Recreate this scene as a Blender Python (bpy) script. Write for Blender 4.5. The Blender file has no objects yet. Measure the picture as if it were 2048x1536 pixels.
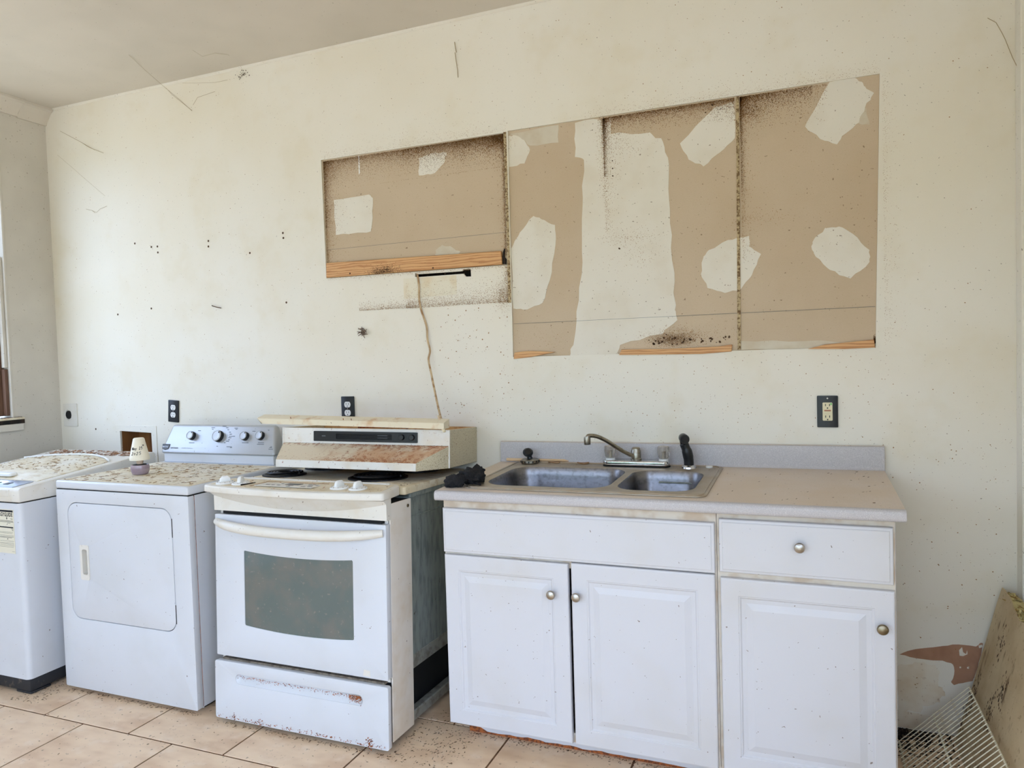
import bpy, bmesh, math, random
from mathutils import Matrix, Vector, noise as mnoise
from math import sin, cos, pi, radians

# ------------------------------------------------------------------ camera, world, light, exposure
scn = bpy.context.scene
COL = scn.collection
YAW, PITCH, ROLL = 0.384665493, -0.0387482488, -0.0303998708
CAM = Vector((1.22068841, -2.88875744, 1.37511415)); FPX = 1462.11158
_f = Vector((-sin(YAW)*cos(PITCH), cos(YAW)*cos(PITCH), sin(PITCH)))
_r = Vector((cos(YAW), sin(YAW), 0)); _u = _r.cross(_f)
_r2 = cos(ROLL)*_r + sin(ROLL)*_u; _u2 = -sin(ROLL)*_r + cos(ROLL)*_u
cam = bpy.data.objects.new('camera', bpy.data.cameras.new('camera'))
cam.data.sensor_width = 36.0; cam.data.sensor_fit = 'HORIZONTAL'
cam.data.lens = 36.0*FPX/2048.0; cam.data.clip_start = 0.05; cam.data.clip_end = 200
M = Matrix.Identity(4)
for i in range(3):
    M[i][0] = _r2[i]; M[i][1] = _u2[i]; M[i][2] = -_f[i]; M[i][3] = CAM[i]
cam.matrix_world = M
COL.objects.link(cam); scn.camera = cam

SKY = (0.66, 0.87, 1.29); SKY_STRENGTH = 5.0; EXPOSURE = 0.44
w = bpy.data.worlds.new('overcast_sky'); scn.world = w; w.use_nodes = True
bg = w.node_tree.nodes['Background']; bg.inputs[0].default_value = (*SKY, 1); bg.inputs[1].default_value = SKY_STRENGTH
sun_d = bpy.data.lights.new('bounce_sun', 'SUN'); sun_d.energy = 8.0; sun_d.angle = radians(2); sun_d.color = (1.0, 0.95, 0.88)
bounce_sun = bpy.data.objects.new('bounce_sun', sun_d); COL.objects.link(bounce_sun)          # added behind the house to light the ground and bounce light indoors
bounce_sun.rotation_euler = (radians(-32), radians(14), 0)
vs = scn.view_settings
scn.display_settings.display_device = 'sRGB'
vs.view_transform = 'Standard'; vs.look = 'None'; vs.gamma = 1.0; vs.exposure = EXPOSURE; vs.use_curve_mapping = False
scn.cycles.use_denoising = True
scn.cycles.max_bounces = 7; scn.cycles.diffuse_bounces = 4; scn.cycles.glossy_bounces = 3; scn.cycles.transmission_bounces = 5
scn.cycles.caustics_reflective = False; scn.cycles.caustics_refractive = False; scn.cycles.adaptive_threshold = 0.05

# room
XL, XR, YF, ZC = -2.725, 1.878, -4.9, 2.825
# openings that let the daylight in: front glass door, front window, left window
DOOR_X0, DOOR_X1, DOOR_Z1 = -2.2, 1.6, 2.3
WY0, WY1, WZ0, WZ1 = -1.75, -0.265, 1.125, 2.62
RY0, RY1, RZ0, RZ1 = -4.5, -2.2, 0.75, 2.3

def portal(name, loc, rot, sx, sy):
    l = bpy.data.lights.new(name, 'AREA'); l.shape = 'RECTANGLE'; l.size = sx; l.size_y = sy
    l.cycles.is_portal = True
    o = bpy.data.objects.new(name, l); o.location = loc; o.rotation_euler = rot; COL.objects.link(o)
portal('door_portal', ((DOOR_X0+DOOR_X1)/2, YF-0.1, DOOR_Z1/2), (radians(90), 0, 0), DOOR_X1-DOOR_X0, DOOR_Z1)
portal('window_portal', (XL-0.095, (WY0+WY1)/2, (WZ0+WZ1)/2), (0, radians(-90), 0), WZ1-WZ0, WY1-WY0)

portal('right_window_portal', (XR+0.09, (RY0+RY1)/2, (RZ0+RZ1)/2), (0, radians(90), 0), RZ1-RZ0, RY1-RY0)

# ------------------------------------------------------------------ helpers
rnd = random.Random(7)
def S(r, g, b):
    f = lambda c: (c/255/12.92) if c/255 <= 0.04045 else ((c/255+0.055)/1.055)**2.4
    return (f(r), f(g), f(b))

class G:
    def __init__(s): s.v = []; s.f = []
    def add(s, vs, fs):
        n = len(s.v); s.v += [tuple(p) for p in vs]; s.f += [tuple(i+n for i in f) for f in fs]; return s
    def box(s, x0, x1, y0, y1, z0, z1):
        return s.add([(x, y, z) for x in (x0, x1) for y in (y0, y1) for z in (z0, z1)],
                     [(0,1,3,2), (4,6,7,5), (0,4,5,1), (2,3,7,6), (0,2,6,4), (1,5,7,3)])
    def prism(s, poly, axis, a, b, poly2=None):
        p2 = poly2 or poly
        def m(p, t): return {'x': (t, p[0], p[1]), 'y': (p[0], t, p[1]), 'z': (p[0], p[1], t)}[axis]
        n = len(poly)
        vs = [m(p, a) for p in poly]+[m(p, b) for p in p2]
        fs = [tuple(range(n))[::-1], tuple(range(n, 2*n))]+[(i, (i+1) % n, n+(i+1) % n, n+i) for i in range(n)]
        return s.add(vs, fs)
    def lathe(s, prof, c=(0, 0, 0), axis='z', n=24, ang=None, flute=0, nf=0):
        vs = []; fs = []
        for r, h in prof:
            for k in range(n):
                a = 2*pi*k/n; rr = r*(1+flute*cos(nf*a)) if flute else r
                x, y = rr*cos(a), rr*sin(a)
                p = {'z': (x, y, h), 'y': (x, h, y), 'x': (h, x, y)}[axis]
                vs.append((p[0]+c[0], p[1]+c[1], p[2]+c[2]))
        m = len(prof)
        for j in range(m-1):
            for k in range(n):
                k2 = (k+1) % n; fs.append((j*n+k, j*n+k2, (j+1)*n+k2, (j+1)*n+k))
        fs.append(tuple(range(n))[::-1]); fs.append(tuple(range((m-1)*n, m*n)))
        return s.add(vs, fs)
    def tube(s, pts, r, n=8, caps=True, flat=1.0):
        pts = [Vector(p) for p in pts]; m = len(pts)
        rs = r if isinstance(r, (list, tuple)) else [r]*m
        vs = []; fs = []; up = None
        for i, p in enumerate(pts):
            t = (pts[min(i+1, m-1)]-pts[max(i-1, 0)]).normalized()
            if up is None:
                up = Vector((0, 0, 1)) if abs(t.z) < 0.9 else Vector((0, 1, 0))
            a = t.cross(up)
            if a.length < 1e-5: a = t.cross(Vector((1, 0, 0)))
            a.normalize(); b = a.cross(t).normalized(); up = b
            for k in range(n):
                q = 2*pi*k/n; vs.append(p+rs[i]*(cos(q)*a+flat*sin(q)*b))
        for i in range(m-1):
            for k in range(n):
                k2 = (k+1) % n; fs.append((i*n+k, i*n+k2, (i+1)*n+k2, (i+1)*n+k))
        if caps: fs += [tuple(range(n))[::-1], tuple(range((m-1)*n, m*n))]
        return s.add(vs, fs)
    def plate(s, outline, holes, t0, t1, axis='y'):
        bm = bmesh.new()
        loops = []
        for lp in [outline]+list(holes):
            vv = [bm.verts.new((p[0], 0, p[1])) for p in lp]
            loops.append(vv)
            for i in range(len(vv)): bm.edges.new((vv[i], vv[(i+1) % len(vv)]))
        bmesh.ops.triangle_fill(bm, edges=bm.edges[:], use_beauty=True, use_dissolve=False, normal=(0, 1, 0))
        bm.verts.index_update()
        base = [(v.co.x, v.co.z) for v in bm.verts]; n = len(base)
        tris = [tuple(v.index for v in f.verts) for f in bm.faces]
        def m(p, t): return {'x': (t, p[0], p[1]), 'y': (p[0], t, p[1]), 'z': (p[0], p[1], t)}[axis]
        vs = [m(p, t0) for p in base]+[m(p, t1) for p in base]
        fs = [t for t in tris]+[tuple(i+n for i in t[::-1]) for t in tris]
        for vv in loops:
            ids = [v.index for v in vv]
            for i in range(len(ids)):
                a, b = ids[i], ids[(i+1) % len(ids)]; fs.append((a, b, b+n, a+n))
        bm.free()
        return s.add(vs, fs)
    def xf(s, mat, start=0):
        s.v = s.v[:start]+[tuple(mat @ Vector(p)) for p in s.v[start:]]; return s

def rrect(x0, x1, z0, z1, r, n=6):
    out = []
    for cx, cz, a0 in ((x1-r, z1-r, 0), (x0+r, z1-r, 90), (x0+r, z0+r, 180), (x1-r, z0+r, 270)):
        for k in range(n+1):
            a = radians(a0+90*k/n); out.append((cx+r*cos(a), cz+r*sin(a)))
    return out

WM = {}
def thing(name, label, cat, loc=(0, 0, 0), rot=None, group=None):
    o = bpy.data.objects.new(name, None); COL.objects.link(o)
    m = Matrix.Translation(Vector(loc))
    if rot is not None: m = m @ rot
    o.matrix_world = m; WM[o.name] = m
    o.empty_display_size = 0.1
    o['label'] = label; o['category'] = cat
    if group: o['group'] = group
    return o

def build(name, g, mat, parent=None, F=None, bevel=0, seg=2, smooth=True, label=None, cat=None, group=None, kind=None, sharp=35, bang=30):
    vs = [Vector(p) for p in g.v]
    if F is not None: vs = [F @ p for p in vs]
    if parent is not None:
        Mi = WM[parent.name].inverted(); wm = WM[parent.name]
    else:
        lo = [min(p[i] for p in vs) for i in range(3)]; hi = [max(p[i] for p in vs) for i in range(3)]
        wm = Matrix.Translation(Vector(((lo[0]+hi[0])/2, (lo[1]+hi[1])/2, lo[2]))); Mi = wm.inverted()
    vs = [Mi @ p for p in vs]
    me = bpy.data.meshes.new(name); me.from_pydata([tuple(p) for p in vs], [], g.f)
    bm = bmesh.new(); bm.from_mesh(me)
    bmesh.ops.recalc_face_normals(bm, faces=bm.faces[:])
    if bevel:
        ed = [e for e in bm.edges if len(e.link_faces) == 2 and e.calc_face_angle(0) > radians(bang)]
        bmesh.ops.bevel(bm, geom=ed, offset=bevel, segments=seg, profile=0.5, affect='EDGES', clamp_overlap=True)
    bm.to_mesh(me); bm.free()
    if smooth:
        me.polygons.foreach_set('use_smooth', [True]*len(me.polygons)); me.set_sharp_from_angle(angle=radians(sharp))
    me.materials.append(mat)
    o = bpy.data.objects.new(name, me); COL.objects.link(o)
    if parent is not None: o.parent = parent
    else: o.matrix_world = wm
    WM[o.name] = wm
    if label: o['label'] = label
    if cat: o['category'] = cat
    if group: o['group'] = group
    if kind: o['kind'] = kind
    return o

# ------------------------------------------------------------------ materials
MATS = {}
def mat(name, col, rough=0.5, metal=0.0, layers=(), bump=None, spec=0.5, trans=0.0, ior=1.45, coat=0.0, alpha=1.0, aniso=None):
    """layers: dicts(scale, lo, hi, col, amt, stretch, kind, mask=(axis,a,b)); procedural colour variation"""
    m = bpy.data.materials.new(name); m.use_nodes = True; nt = m.node_tree; N = nt.nodes; L = nt.links
    b = N['Principled BSDF']
    b.inputs['Base Color'].default_value = (*col, 1); b.inputs['Roughness'].default_value = rough
    b.inputs['Metallic'].default_value = metal; b.inputs['Specular IOR Level'].default_value = spec
    b.inputs['Transmission Weight'].default_value = trans; b.inputs['IOR'].default_value = ior
    b.inputs['Coat Weight'].default_value = coat; b.inputs['Alpha'].default_value = alpha
    tc = N.new('ShaderNodeTexCoord'); prev = None
    for ly in layers:
        mp = N.new('ShaderNodeMapping'); L.new(tc.outputs['Object'], mp.inputs[0])
        mp.inputs['Scale'].default_value = ly.get('stretch', (1, 1, 1))
        mp.inputs['Location'].default_value = ly.get('off', (0, 0, 0))
        if ly.get('kind', 'noise') == 'voronoi':
            t = N.new('ShaderNodeTexVoronoi'); t.inputs['Scale'].default_value = ly['scale']; out = t.outputs['Distance']
        elif ly['kind' if 'kind' in ly else 'scale'] == 'wave':
            t = N.new('ShaderNodeTexWave'); t.inputs['Scale'].default_value = ly['scale']; t.inputs['Distortion'].default_value = ly.get('dist', 6)
            t.inputs['Detail'].default_value = 3; t.inputs['Detail Scale'].default_value = ly.get('dscale', 1.0); t.bands_direction = ly.get('dir', 'Z'); out = t.outputs['Color']
        else:
            t = N.new('ShaderNodeTexNoise'); t.inputs['Scale'].default_value = ly['scale']; t.inputs['Detail'].default_value = ly.get('detail', 3)
            t.inputs['Roughness'].default_value = ly.get('nr', 0.6); out = t.outputs['Fac']
        L.new(mp.outputs[0], t.inputs['Vector'])
        mr = N.new('ShaderNodeMapRange'); mr.inputs[1].default_value = ly['lo']; mr.inputs[2].default_value = ly['hi']
        mr.inputs[3].default_value = 0; mr.inputs[4].default_value = ly.get('amt', 1.0); mr.interpolation_type = 'SMOOTHSTEP'
        L.new(out, mr.inputs[0]); fac = mr.outputs[0]
        for mk in ly.get('masks', ()):
            sx = N.new('ShaderNodeSeparateXYZ'); L.new(tc.outputs['Object'], sx.inputs[0])
            m2 = N.new('ShaderNodeMapRange'); m2.inputs[1].default_value = mk[1]; m2.inputs[2].default_value = mk[2]
            m2.interpolation_type = 'SMOOTHSTEP'; L.new(sx.outputs['XYZ'.index(mk[0])], m2.inputs[0])
            mu = N.new('ShaderNodeMath'); mu.operation = 'MULTIPLY'; L.new(fac, mu.inputs[0]); L.new(m2.outputs[0], mu.inputs[1]); fac = mu.outputs[0]
        mx = N.new('ShaderNodeMix'); mx.data_type = 'RGBA'
        if prev is None: mx.inputs['A'].default_value = (*col, 1)
        else: L.new(prev, mx.inputs['A'])
        mx.inputs['B'].default_value = (*ly['col'], 1); L.new(fac, mx.inputs['Factor']); prev = mx.outputs['Result']
    if prev is not None: L.new(prev, b.inputs['Base Color'])
    if bump:
        t = N.new('ShaderNodeTexNoise'); t.inputs['Scale'].default_value = bump[0]; t.inputs['Detail'].default_value = 4
        L.new(tc.outputs['Object'], t.inputs['Vector'])
        bn = N.new('ShaderNodeBump'); bn.inputs['Strength'].default_value = bump[1]; bn.inputs['Distance'].default_value = bump[2] if len(bump) > 2 else 0.002
        L.new(t.outputs['Fac'], bn.inputs['Height']); L.new(bn.outputs[0], b.inputs['Normal'])
    MATS[name] = m
    return m

GRIME = S(150, 122, 84); RUST = S(140, 72, 38); DARKDIRT = S(70, 50, 32)
speck = dict(scale=160, kind='noise', lo=0.70, hi=0.74, col=S(95, 75, 50), amt=0.8, detail=2)
m_wall = mat('cream_wall_paint', S(237, 230, 215), 0.6, layers=[
    dict(scale=1.3, lo=0.35, hi=0.7, col=S(233, 223, 202), amt=0.8),
    dict(scale=5, lo=0.5, hi=0.75, col=S(228, 216, 190), amt=0.5),
    dict(scale=110, lo=0.69, hi=0.73, col=S(120, 98, 70), amt=0.7, detail=2)])
m_ceil = mat('ceiling_paint', S(218, 208, 192), 0.7, layers=[
    dict(scale=1.5, lo=0.35, hi=0.75, col=S(203, 194, 178), amt=0.7),
    dict(scale=70, lo=0.70, hi=0.74, col=S(130, 110, 80), amt=0.5, detail=2)])
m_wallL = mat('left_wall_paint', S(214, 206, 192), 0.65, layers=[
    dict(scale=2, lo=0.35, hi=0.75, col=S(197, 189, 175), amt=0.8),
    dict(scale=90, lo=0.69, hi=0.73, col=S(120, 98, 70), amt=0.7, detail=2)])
m_drywall = mat('brown_drywall_paper', S(206, 185, 157), 0.8, layers=[
    dict(scale=3, lo=0.3, hi=0.75, col=S(198, 175, 145), amt=0.8),
    dict(scale=300, lo=0.45, hi=0.75, col=S(188, 162, 128), amt=0.35, stretch=(1, 1, 3)),
    dict(scale=90, lo=0.70, hi=0.73, col=S(110, 80, 50), amt=0.7, detail=2)])
m_mud = mat('joint_compound', S(232, 224, 208), 0.8, layers=[dict(scale=6, lo=0.4, hi=0.8, col=S(222, 210, 188), amt=0.7),
    dict(scale=90, lo=0.70, hi=0.73, col=S(120, 92, 60), amt=0.7, detail=2)], bump=(40, 0.15))
m_mudthin = mat('thin_joint_compound', S(214, 203, 182), 0.8, layers=[dict(scale=9, lo=0.4, hi=0.7, col=S(203, 186, 158), amt=0.8)])
m_bead = mat('dirty_caulk', S(190, 168, 128), 0.8, layers=[dict(scale=120, lo=0.45, hi=0.6, col=S(105, 75, 42), amt=0.9)])
m_cav = mat('cavity_dark', S(24, 19, 15), 0.9, layers=[dict(scale=20, lo=0.4, hi=0.7, col=S(48, 36, 26))])
m_wood = mat('fresh_pine', S(218, 168, 114), 0.6, layers=[
    dict(scale=11, kind='wave', lo=0.45, hi=0.95, col=S(182, 122, 74), amt=0.8, stretch=(0.25, 1, 2.4), dist=9, dscale=1.6, dir='Z'),
    dict(scale=60, lo=0.5, hi=0.8, col=S(190, 128, 74), amt=0.5, stretch=(0.1, 1, 1))])
m_woodold = mat('cavity_wood', S(150, 100, 52), 0.7, layers=[dict(scale=14, lo=0.4, hi=0.7, col=S(112, 70, 34), stretch=(1, 1, 0.2))])
m_brownwood = mat('stained_window_wood', S(122, 90, 70), 0.6, layers=[dict(scale=25, lo=0.35, hi=0.7, col=S(92, 64, 48), stretch=(1, 1, 0.12), amt=0.9)])
m_tile = mat('floor_tile_ceramic', S(238, 208, 172), 0.38, layers=[
    dict(scale=3.5, lo=0.35, hi=0.7, col=S(214, 178, 142), amt=1.0, stretch=(1, 2.2, 1)),
    dict(scale=14, lo=0.5, hi=0.8, col=S(242, 220, 194), amt=0.6),
    dict(scale=60, lo=0.64, hi=0.72, col=S(110, 82, 58), amt=0.6)])
m_grout = mat('brown_grout', S(126, 90, 62), 0.9, layers=[dict(scale=30, lo=0.4, hi=0.7, col=S(96, 66, 44))])
enam = [dict(scale=4, lo=0.45, hi=0.75, col=S(207, 207, 206), amt=0.6),
        dict(scale=75, lo=0.735, hi=0.76, col=S(110, 84, 62), amt=0.85, detail=2)]
m_enamel = mat('white_enamel', S(214, 215, 217), 0.28, layers=enam)
m_enamel_cab = mat('white_thermofoil', S(214, 212, 213), 0.42, layers=[
    dict(scale=3, lo=0.45, hi=0.75, col=S(208, 203, 196), amt=0.6),
    dict(scale=85, lo=0.72, hi=0.74, col=S(110, 84, 56), amt=0.8, detail=2)])
m_cabbody = mat('cabinet_carcass', S(224, 212, 194), 0.55, layers=[dict(scale=12, lo=0.45, hi=0.7, col=S(190, 160, 126), amt=0.6)])
m_topdirt = mat('dirty_appliance_top', S(232, 224, 204), 0.5, layers=[
    dict(scale=5, lo=0.3, hi=0.65, col=S(218, 202, 168), amt=0.9),
    dict(scale=22, lo=0.48, hi=0.70, col=S(198, 174, 132), amt=0.7, stretch=(0.5, 1, 1)),
    dict(scale=70, lo=0.62, hi=0.70, col=S(150, 116, 76), amt=0.7, stretch=(0.35, 1, 1))])
m_almond = mat('almond_plastic', S(227, 221, 209), 0.4, layers=[dict(scale=8, lo=0.45, hi=0.75, col=S(216, 205, 184), amt=0.7),
    dict(scale=90, lo=0.70, hi=0.73, col=S(120, 90, 56), amt=0.7, detail=2)])
m_white_pl = mat('white_plastic', S(238, 236, 230), 0.35)
m_rangeside = mat('range_side_white', S(236, 228, 216), 0.4, layers=[dict(scale=7, lo=0.4, hi=0.7, col=S(222, 206, 182), amt=0.8),
    dict(scale=45, lo=0.70, hi=0.74, col=S(96, 60, 34), amt=0.9)])
m_galv = mat('dark_galvanized_steel', S(150, 158, 152), 0.55, metal=0.25, layers=[
    dict(scale=40, lo=0.4, hi=0.7, col=S(112, 120, 116), amt=0.8, stretch=(1, 1, 0.25)),
    dict(scale=120, lo=0.66, hi=0.72, col=S(170, 176, 170), amt=0.5, stretch=(1, 1, 0.1)),
    dict(scale=18, lo=0.68, hi=0.74, col=S(70, 44, 28), amt=0.9)])
m_black = mat('black_plastic', S(24, 24, 25), 0.35)
m_blackmatte = mat('black_matte', S(20, 19, 18), 0.8)
m_base = mat('black_washer_base', S(40, 40, 42), 0.6, layers=[dict(scale=25, lo=0.55, hi=0.72, col=S(112, 98, 82), amt=0.7)])
m_coil = mat('burner_coil', S(30, 29, 29), 0.45, metal=0.4)
m_silver = mat('brushed_silver', S(182, 182, 182), 0.38, metal=0.4, layers=[dict(scale=200, lo=0.4, hi=0.7, col=S(178, 181, 184), amt=0.4, stretch=(0.05, 1, 1)),
    dict(scale=50, lo=0.70, hi=0.74, col=S(120, 112, 98), amt=0.7)])
m_chrome = mat('chrome', S(214, 216, 220), 0.16, metal=1.0, layers=[dict(scale=40, lo=0.5, hi=0.75, col=S(150, 140, 124), amt=0.6)])
m_nickel = mat('brushed_nickel', S(176, 168, 156), 0.32, metal=1.0)
m_darknickel = mat('tarnished_nickel', S(140, 128, 104), 0.36, metal=1.0)
m_spout = mat('tarnished_spout_chrome', S(158, 152, 138), 0.33, metal=1.0, layers=[dict(scale=60, lo=0.5, hi=0.7, col=S(120, 110, 92), amt=0.7)])
m_steel = mat('stainless_sink', S(134, 132, 133), 0.34, metal=1.0, layers=[
    dict(scale=60, lo=0.45, hi=0.7, col=S(104, 101, 100), amt=0.6),
    dict(scale=16, lo=0.52, hi=0.75, col=S(158, 158, 160), amt=0.5, stretch=(1, 1, 2.5))])
m_rim = mat('dusty_sink_rim', S(178, 168, 154), 0.42, metal=0.75, layers=[dict(scale=12, lo=0.35, hi=0.7, col=S(168, 150, 124), amt=0.8)])
m_lam = mat('gray_speckled_laminate', S(200, 194, 192), 0.45, layers=[
    dict(scale=420, lo=0.42, hi=0.6, col=S(172, 166, 166), amt=0.55, detail=2),
    dict(scale=300, lo=0.62, hi=0.68, col=S(222, 217, 214), amt=0.7, detail=2)])
m_lamtop = mat('dusty_laminate_top', S(222, 206, 190), 0.5, layers=[
    dict(scale=420, lo=0.42, hi=0.6, col=S(200, 184, 168), amt=0.45, detail=2),
    dict(scale=5, lo=0.35, hi=0.7, col=S(214, 194, 170), amt=0.7),
    dict(scale=60, lo=0.70, hi=0.73, col=S(90, 66, 44), amt=0.7)])
m_ovenglass = mat('oven_glass', S(80, 98, 96), 0.10, spec=1.0, coat=1.0, layers=[
    dict(scale=7, lo=0.4, hi=0.7, col=S(104, 104, 98), amt=0.7), dict(scale=60, lo=0.62, hi=0.72, col=S(140, 138, 130), amt=0.4)])
m_paper = mat('aged_label_paper', S(228, 220, 196), 0.7)
m_ink = mat('black_ink', S(30, 30, 34), 0.7)
m_greyink = mat('grey_ink', S(96, 98, 100), 0.7)
m_shade = mat('cream_lamp_shade', S(238, 228, 204), 0.5)
m_purple = mat('purple_glass_jar', S(150, 128, 138), 0.25, coat=0.4, layers=[dict(scale=18, lo=0.35, hi=0.65, col=S(176, 158, 160), stretch=(0.5, 0.5, 3), amt=0.9)])
m_tan = mat('tan_neck', S(206, 178, 152), 0.6)
m_cloth = mat('black_knit', S(30, 28, 29), 0.95, bump=(220, 0.9, 0.004), layers=[dict(scale=120, lo=0.55, hi=0.75, col=S(62, 56, 54), amt=0.6)])
m_acrylic = mat('clear_acrylic', S(244, 238, 230), 0.10, trans=0.75, ior=1.35, layers=[dict(scale=30, lo=0.4, hi=0.7, col=S(206, 180, 152), amt=0.8)])
m_rubber = mat('tan_rubber', S(150, 110, 70), 0.7)
m_cable = mat('beige_cable_sheath', S(206, 180, 142), 0.55, layers=[dict(scale=50, lo=0.4, hi=0.65, col=S(150, 108, 66), stretch=(1, 1, 0.3), amt=0.8)])
m_hood = mat('white_hood_enamel', S(232, 227, 218), 0.4, layers=[
    dict(scale=6, lo=0.45, hi=0.7, col=S(222, 208, 186), amt=0.8),
    dict(scale=70, lo=0.62, hi=0.70, col=S(150, 88, 52), amt=0.8, detail=3)])
m_hoodrust = mat('rusty_hood_canopy', S(224, 208, 180), 0.5, layers=[
    dict(scale=9, lo=0.40, hi=0.62, col=S(206, 160, 120), amt=0.85, masks=[('X', -0.22, 0.12)]),
    dict(scale=45, lo=0.50, hi=0.68, col=S(172, 108, 68), amt=0.8, stretch=(1, 0.5, 1), masks=[('X', -0.22, 0.05)]),
    dict(scale=70, lo=0.45, hi=0.62, col=S(160, 94, 58), amt=0.9, masks=[('Y', -0.035, -0.004)]),
    dict(scale=55, lo=0.42, hi=0.62, col=S(168, 102, 62), amt=0.8, masks=[('Y', -0.10, -0.15), ('X', -0.2, 0.0)])])
m_hoodside = mat('speckled_hood_side', S(206, 194, 164), 0.5, layers=[dict(scale=220, lo=0.55, hi=0.66, col=S(150, 128, 92), amt=0.8, detail=2),
    dict(scale=70, lo=0.68, hi=0.72, col=S(140, 78, 42), amt=0.9)])
m_rusttop = mat('rusty_brown_top', S(202, 160, 106), 0.7, layers=[dict(scale=30, lo=0.45, hi=0.75, col=S(160, 106, 60))])
m_rust = mat('rust', S(176, 98, 48), 0.85, layers=[dict(scale=80, lo=0.4, hi=0.6, col=S(112, 62, 36))])
m_trim = mat('painted_trim_board', S(230, 216, 186), 0.5, layers=[dict(scale=14, lo=0.5, hi=0.75, col=S(206, 164, 118), amt=0.8),
    dict(scale=80, lo=0.70, hi=0.73, col=S(100, 60, 34), amt=0.9)])
m_board = mat('stained_brown_board', S(212, 190, 152), 0.8, layers=[
    dict(scale=5, lo=0.35, hi=0.7, col=S(188, 160, 120), amt=0.9),
    dict(scale=9, lo=0.60, hi=0.74, col=S(120, 90, 62), amt=0.9, stretch=(1, 2, 0.7)),
    dict(scale=60, lo=0.6, hi=0.7, col=S(150, 120, 84), amt=0.6)], bump=(40, 0.4))
m_foam = mat('yellow_insulation', S(216, 198, 138), 0.95, bump=(60, 1.0, 0.01), layers=[dict(scale=40, lo=0.5, hi=0.65, col=S(150, 116, 60))])
m_wire = mat('ivory_coated_wire', S(226, 216, 188), 0.4, layers=[dict(scale=30, lo=0.55, hi=0.7, col=S(180, 156, 110), amt=0.8)])
m_peel = mat('bare_brown_wall', S(178, 134, 106), 0.85, layers=[dict(scale=10, lo=0.4, hi=0.7, col=S(160, 116, 90), amt=0.8)])
m_stain = mat('tan_water_stain', S(234, 223, 202), 0.8, layers=[dict(scale=8, lo=0.4, hi=0.75, col=S(220, 198, 166), amt=0.9), dict(scale=60, lo=0.6, hi=0.7, col=S(160, 118, 84), amt=0.5)])
m_flake = mat('brown_debris', S(104, 74, 46), 0.9, layers=[dict(scale=300, lo=0.4, hi=0.6, col=S(62, 42, 28))])
m_flake2 = mat('tan_debris', S(178, 146, 100), 0.9, layers=[dict(scale=200, lo=0.4, hi=0.6, col=S(140, 104, 66))])
m_spot = mat('brown_speckles', S(158, 116, 68), 0.9)
m_spotdark = mat('dark_speckles', S(84, 60, 40), 0.9)
m_web = mat('dusty_cobweb', S(176, 156, 122), 0.9)
m_grass = mat('dry_ground', S(184, 178, 166), 0.9, layers=[dict(scale=0.6, lo=0.4, hi=0.7, col=S(150, 150, 120))])
m_leaf = mat('hedge_leaves', S(66, 92, 50), 0.8, layers=[dict(scale=3, lo=0.35, hi=0.7, col=S(104, 128, 74))])
m_ext = mat('outside_wall', S(200, 195, 185), 0.8)
m_led = mat('green_led', S(120, 200, 110), 0.4)
m_ivory = mat('ivory_receptacle', S(228, 216, 178), 0.4)
m_receptw = mat('white_receptacle', S(236, 234, 228), 0.35)
m_reddish = mat('red_button', S(178, 120, 90), 0.5)
m_panelglass = mat('grey_control_glass', S(176, 186, 200), 0.15, coat=0.5)
m_lcd = mat('dark_display', S(74, 72, 66), 0.3)

def glassmat():
    m = bpy.data.materials.new('window_glass'); m.use_nodes = True; nt = m.node_tree; nt.nodes.clear()
    o = nt.nodes.new('ShaderNodeOutputMaterial'); mx = nt.nodes.new('ShaderNodeMixShader'); t = nt.nodes.new('ShaderNodeBsdfTransparent')
    g = nt.nodes.new('ShaderNodeBsdfGlossy'); g.inputs['Roughness'].default_value = 0.03; f = nt.nodes.new('ShaderNodeValue'); f.outputs[0].default_value = 0.06
    n = nt.nodes.new('ShaderNodeTexNoise'); n.inputs['Scale'].default_value = 6
    r = nt.nodes.new('ShaderNodeMapRange'); r.inputs[3].default_value = 0.82; r.inputs[4].default_value = 0.95
    c = nt.nodes.new('ShaderNodeCombineColor')
    nt.links.new(n.outputs['Fac'], r.inputs[0])
    for i in range(3): nt.links.new(r.outputs[0], c.inputs[i])
    nt.links.new(c.outputs[0], t.inputs[0])
    nt.links.new(f.outputs[0], mx.inputs[0]); nt.links.new(t.outputs[0], mx.inputs[1]); nt.links.new(g.outputs[0], mx.inputs[2]); nt.links.new(mx.outputs[0], o.inputs[0])
    return m
m_glass = glassmat()

# ------------------------------------------------------------------ text helper (flat letters as mesh)
def text_geo(body, size, bold=0.0, sx=1.0):
    cu = bpy.data.curves.new('t', 'FONT'); cu.body = body; cu.size = size; cu.offset = bold; cu.resolution_u = 2
    o = bpy.data.objects.new('t', cu); COL.objects.link(o)
    dg = bpy.context.evaluated_depsgraph_get(); dg.update()
    me = o.evaluated_get(dg).to_mesh()
    vs = [(v.co.x*sx, v.co.y) for v in me.vertices]; fs = [tuple(p.vertices) for p in me.polygons]
    o.evaluated_get(dg).to_mesh_clear(); bpy.data.objects.remove(o); bpy.data.curves.remove(cu)
    return vs, fs
def add_text(g, body, size, x, z, y, align='l', bold=0.0, sx=1.0):
    vs, fs = text_geo(body, size, bold, sx)
    if not vs: return
    w_ = max(p[0] for p in vs)
    dx = {'l': 0, 'c': -w_/2, 'r': -w_}[align]
    g.add([(x+dx+p[0], y, z+p[1]) for p in vs], fs)

# ================================================================== THE SETTING
def st(o): o['kind'] = 'structure'; return o

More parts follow.
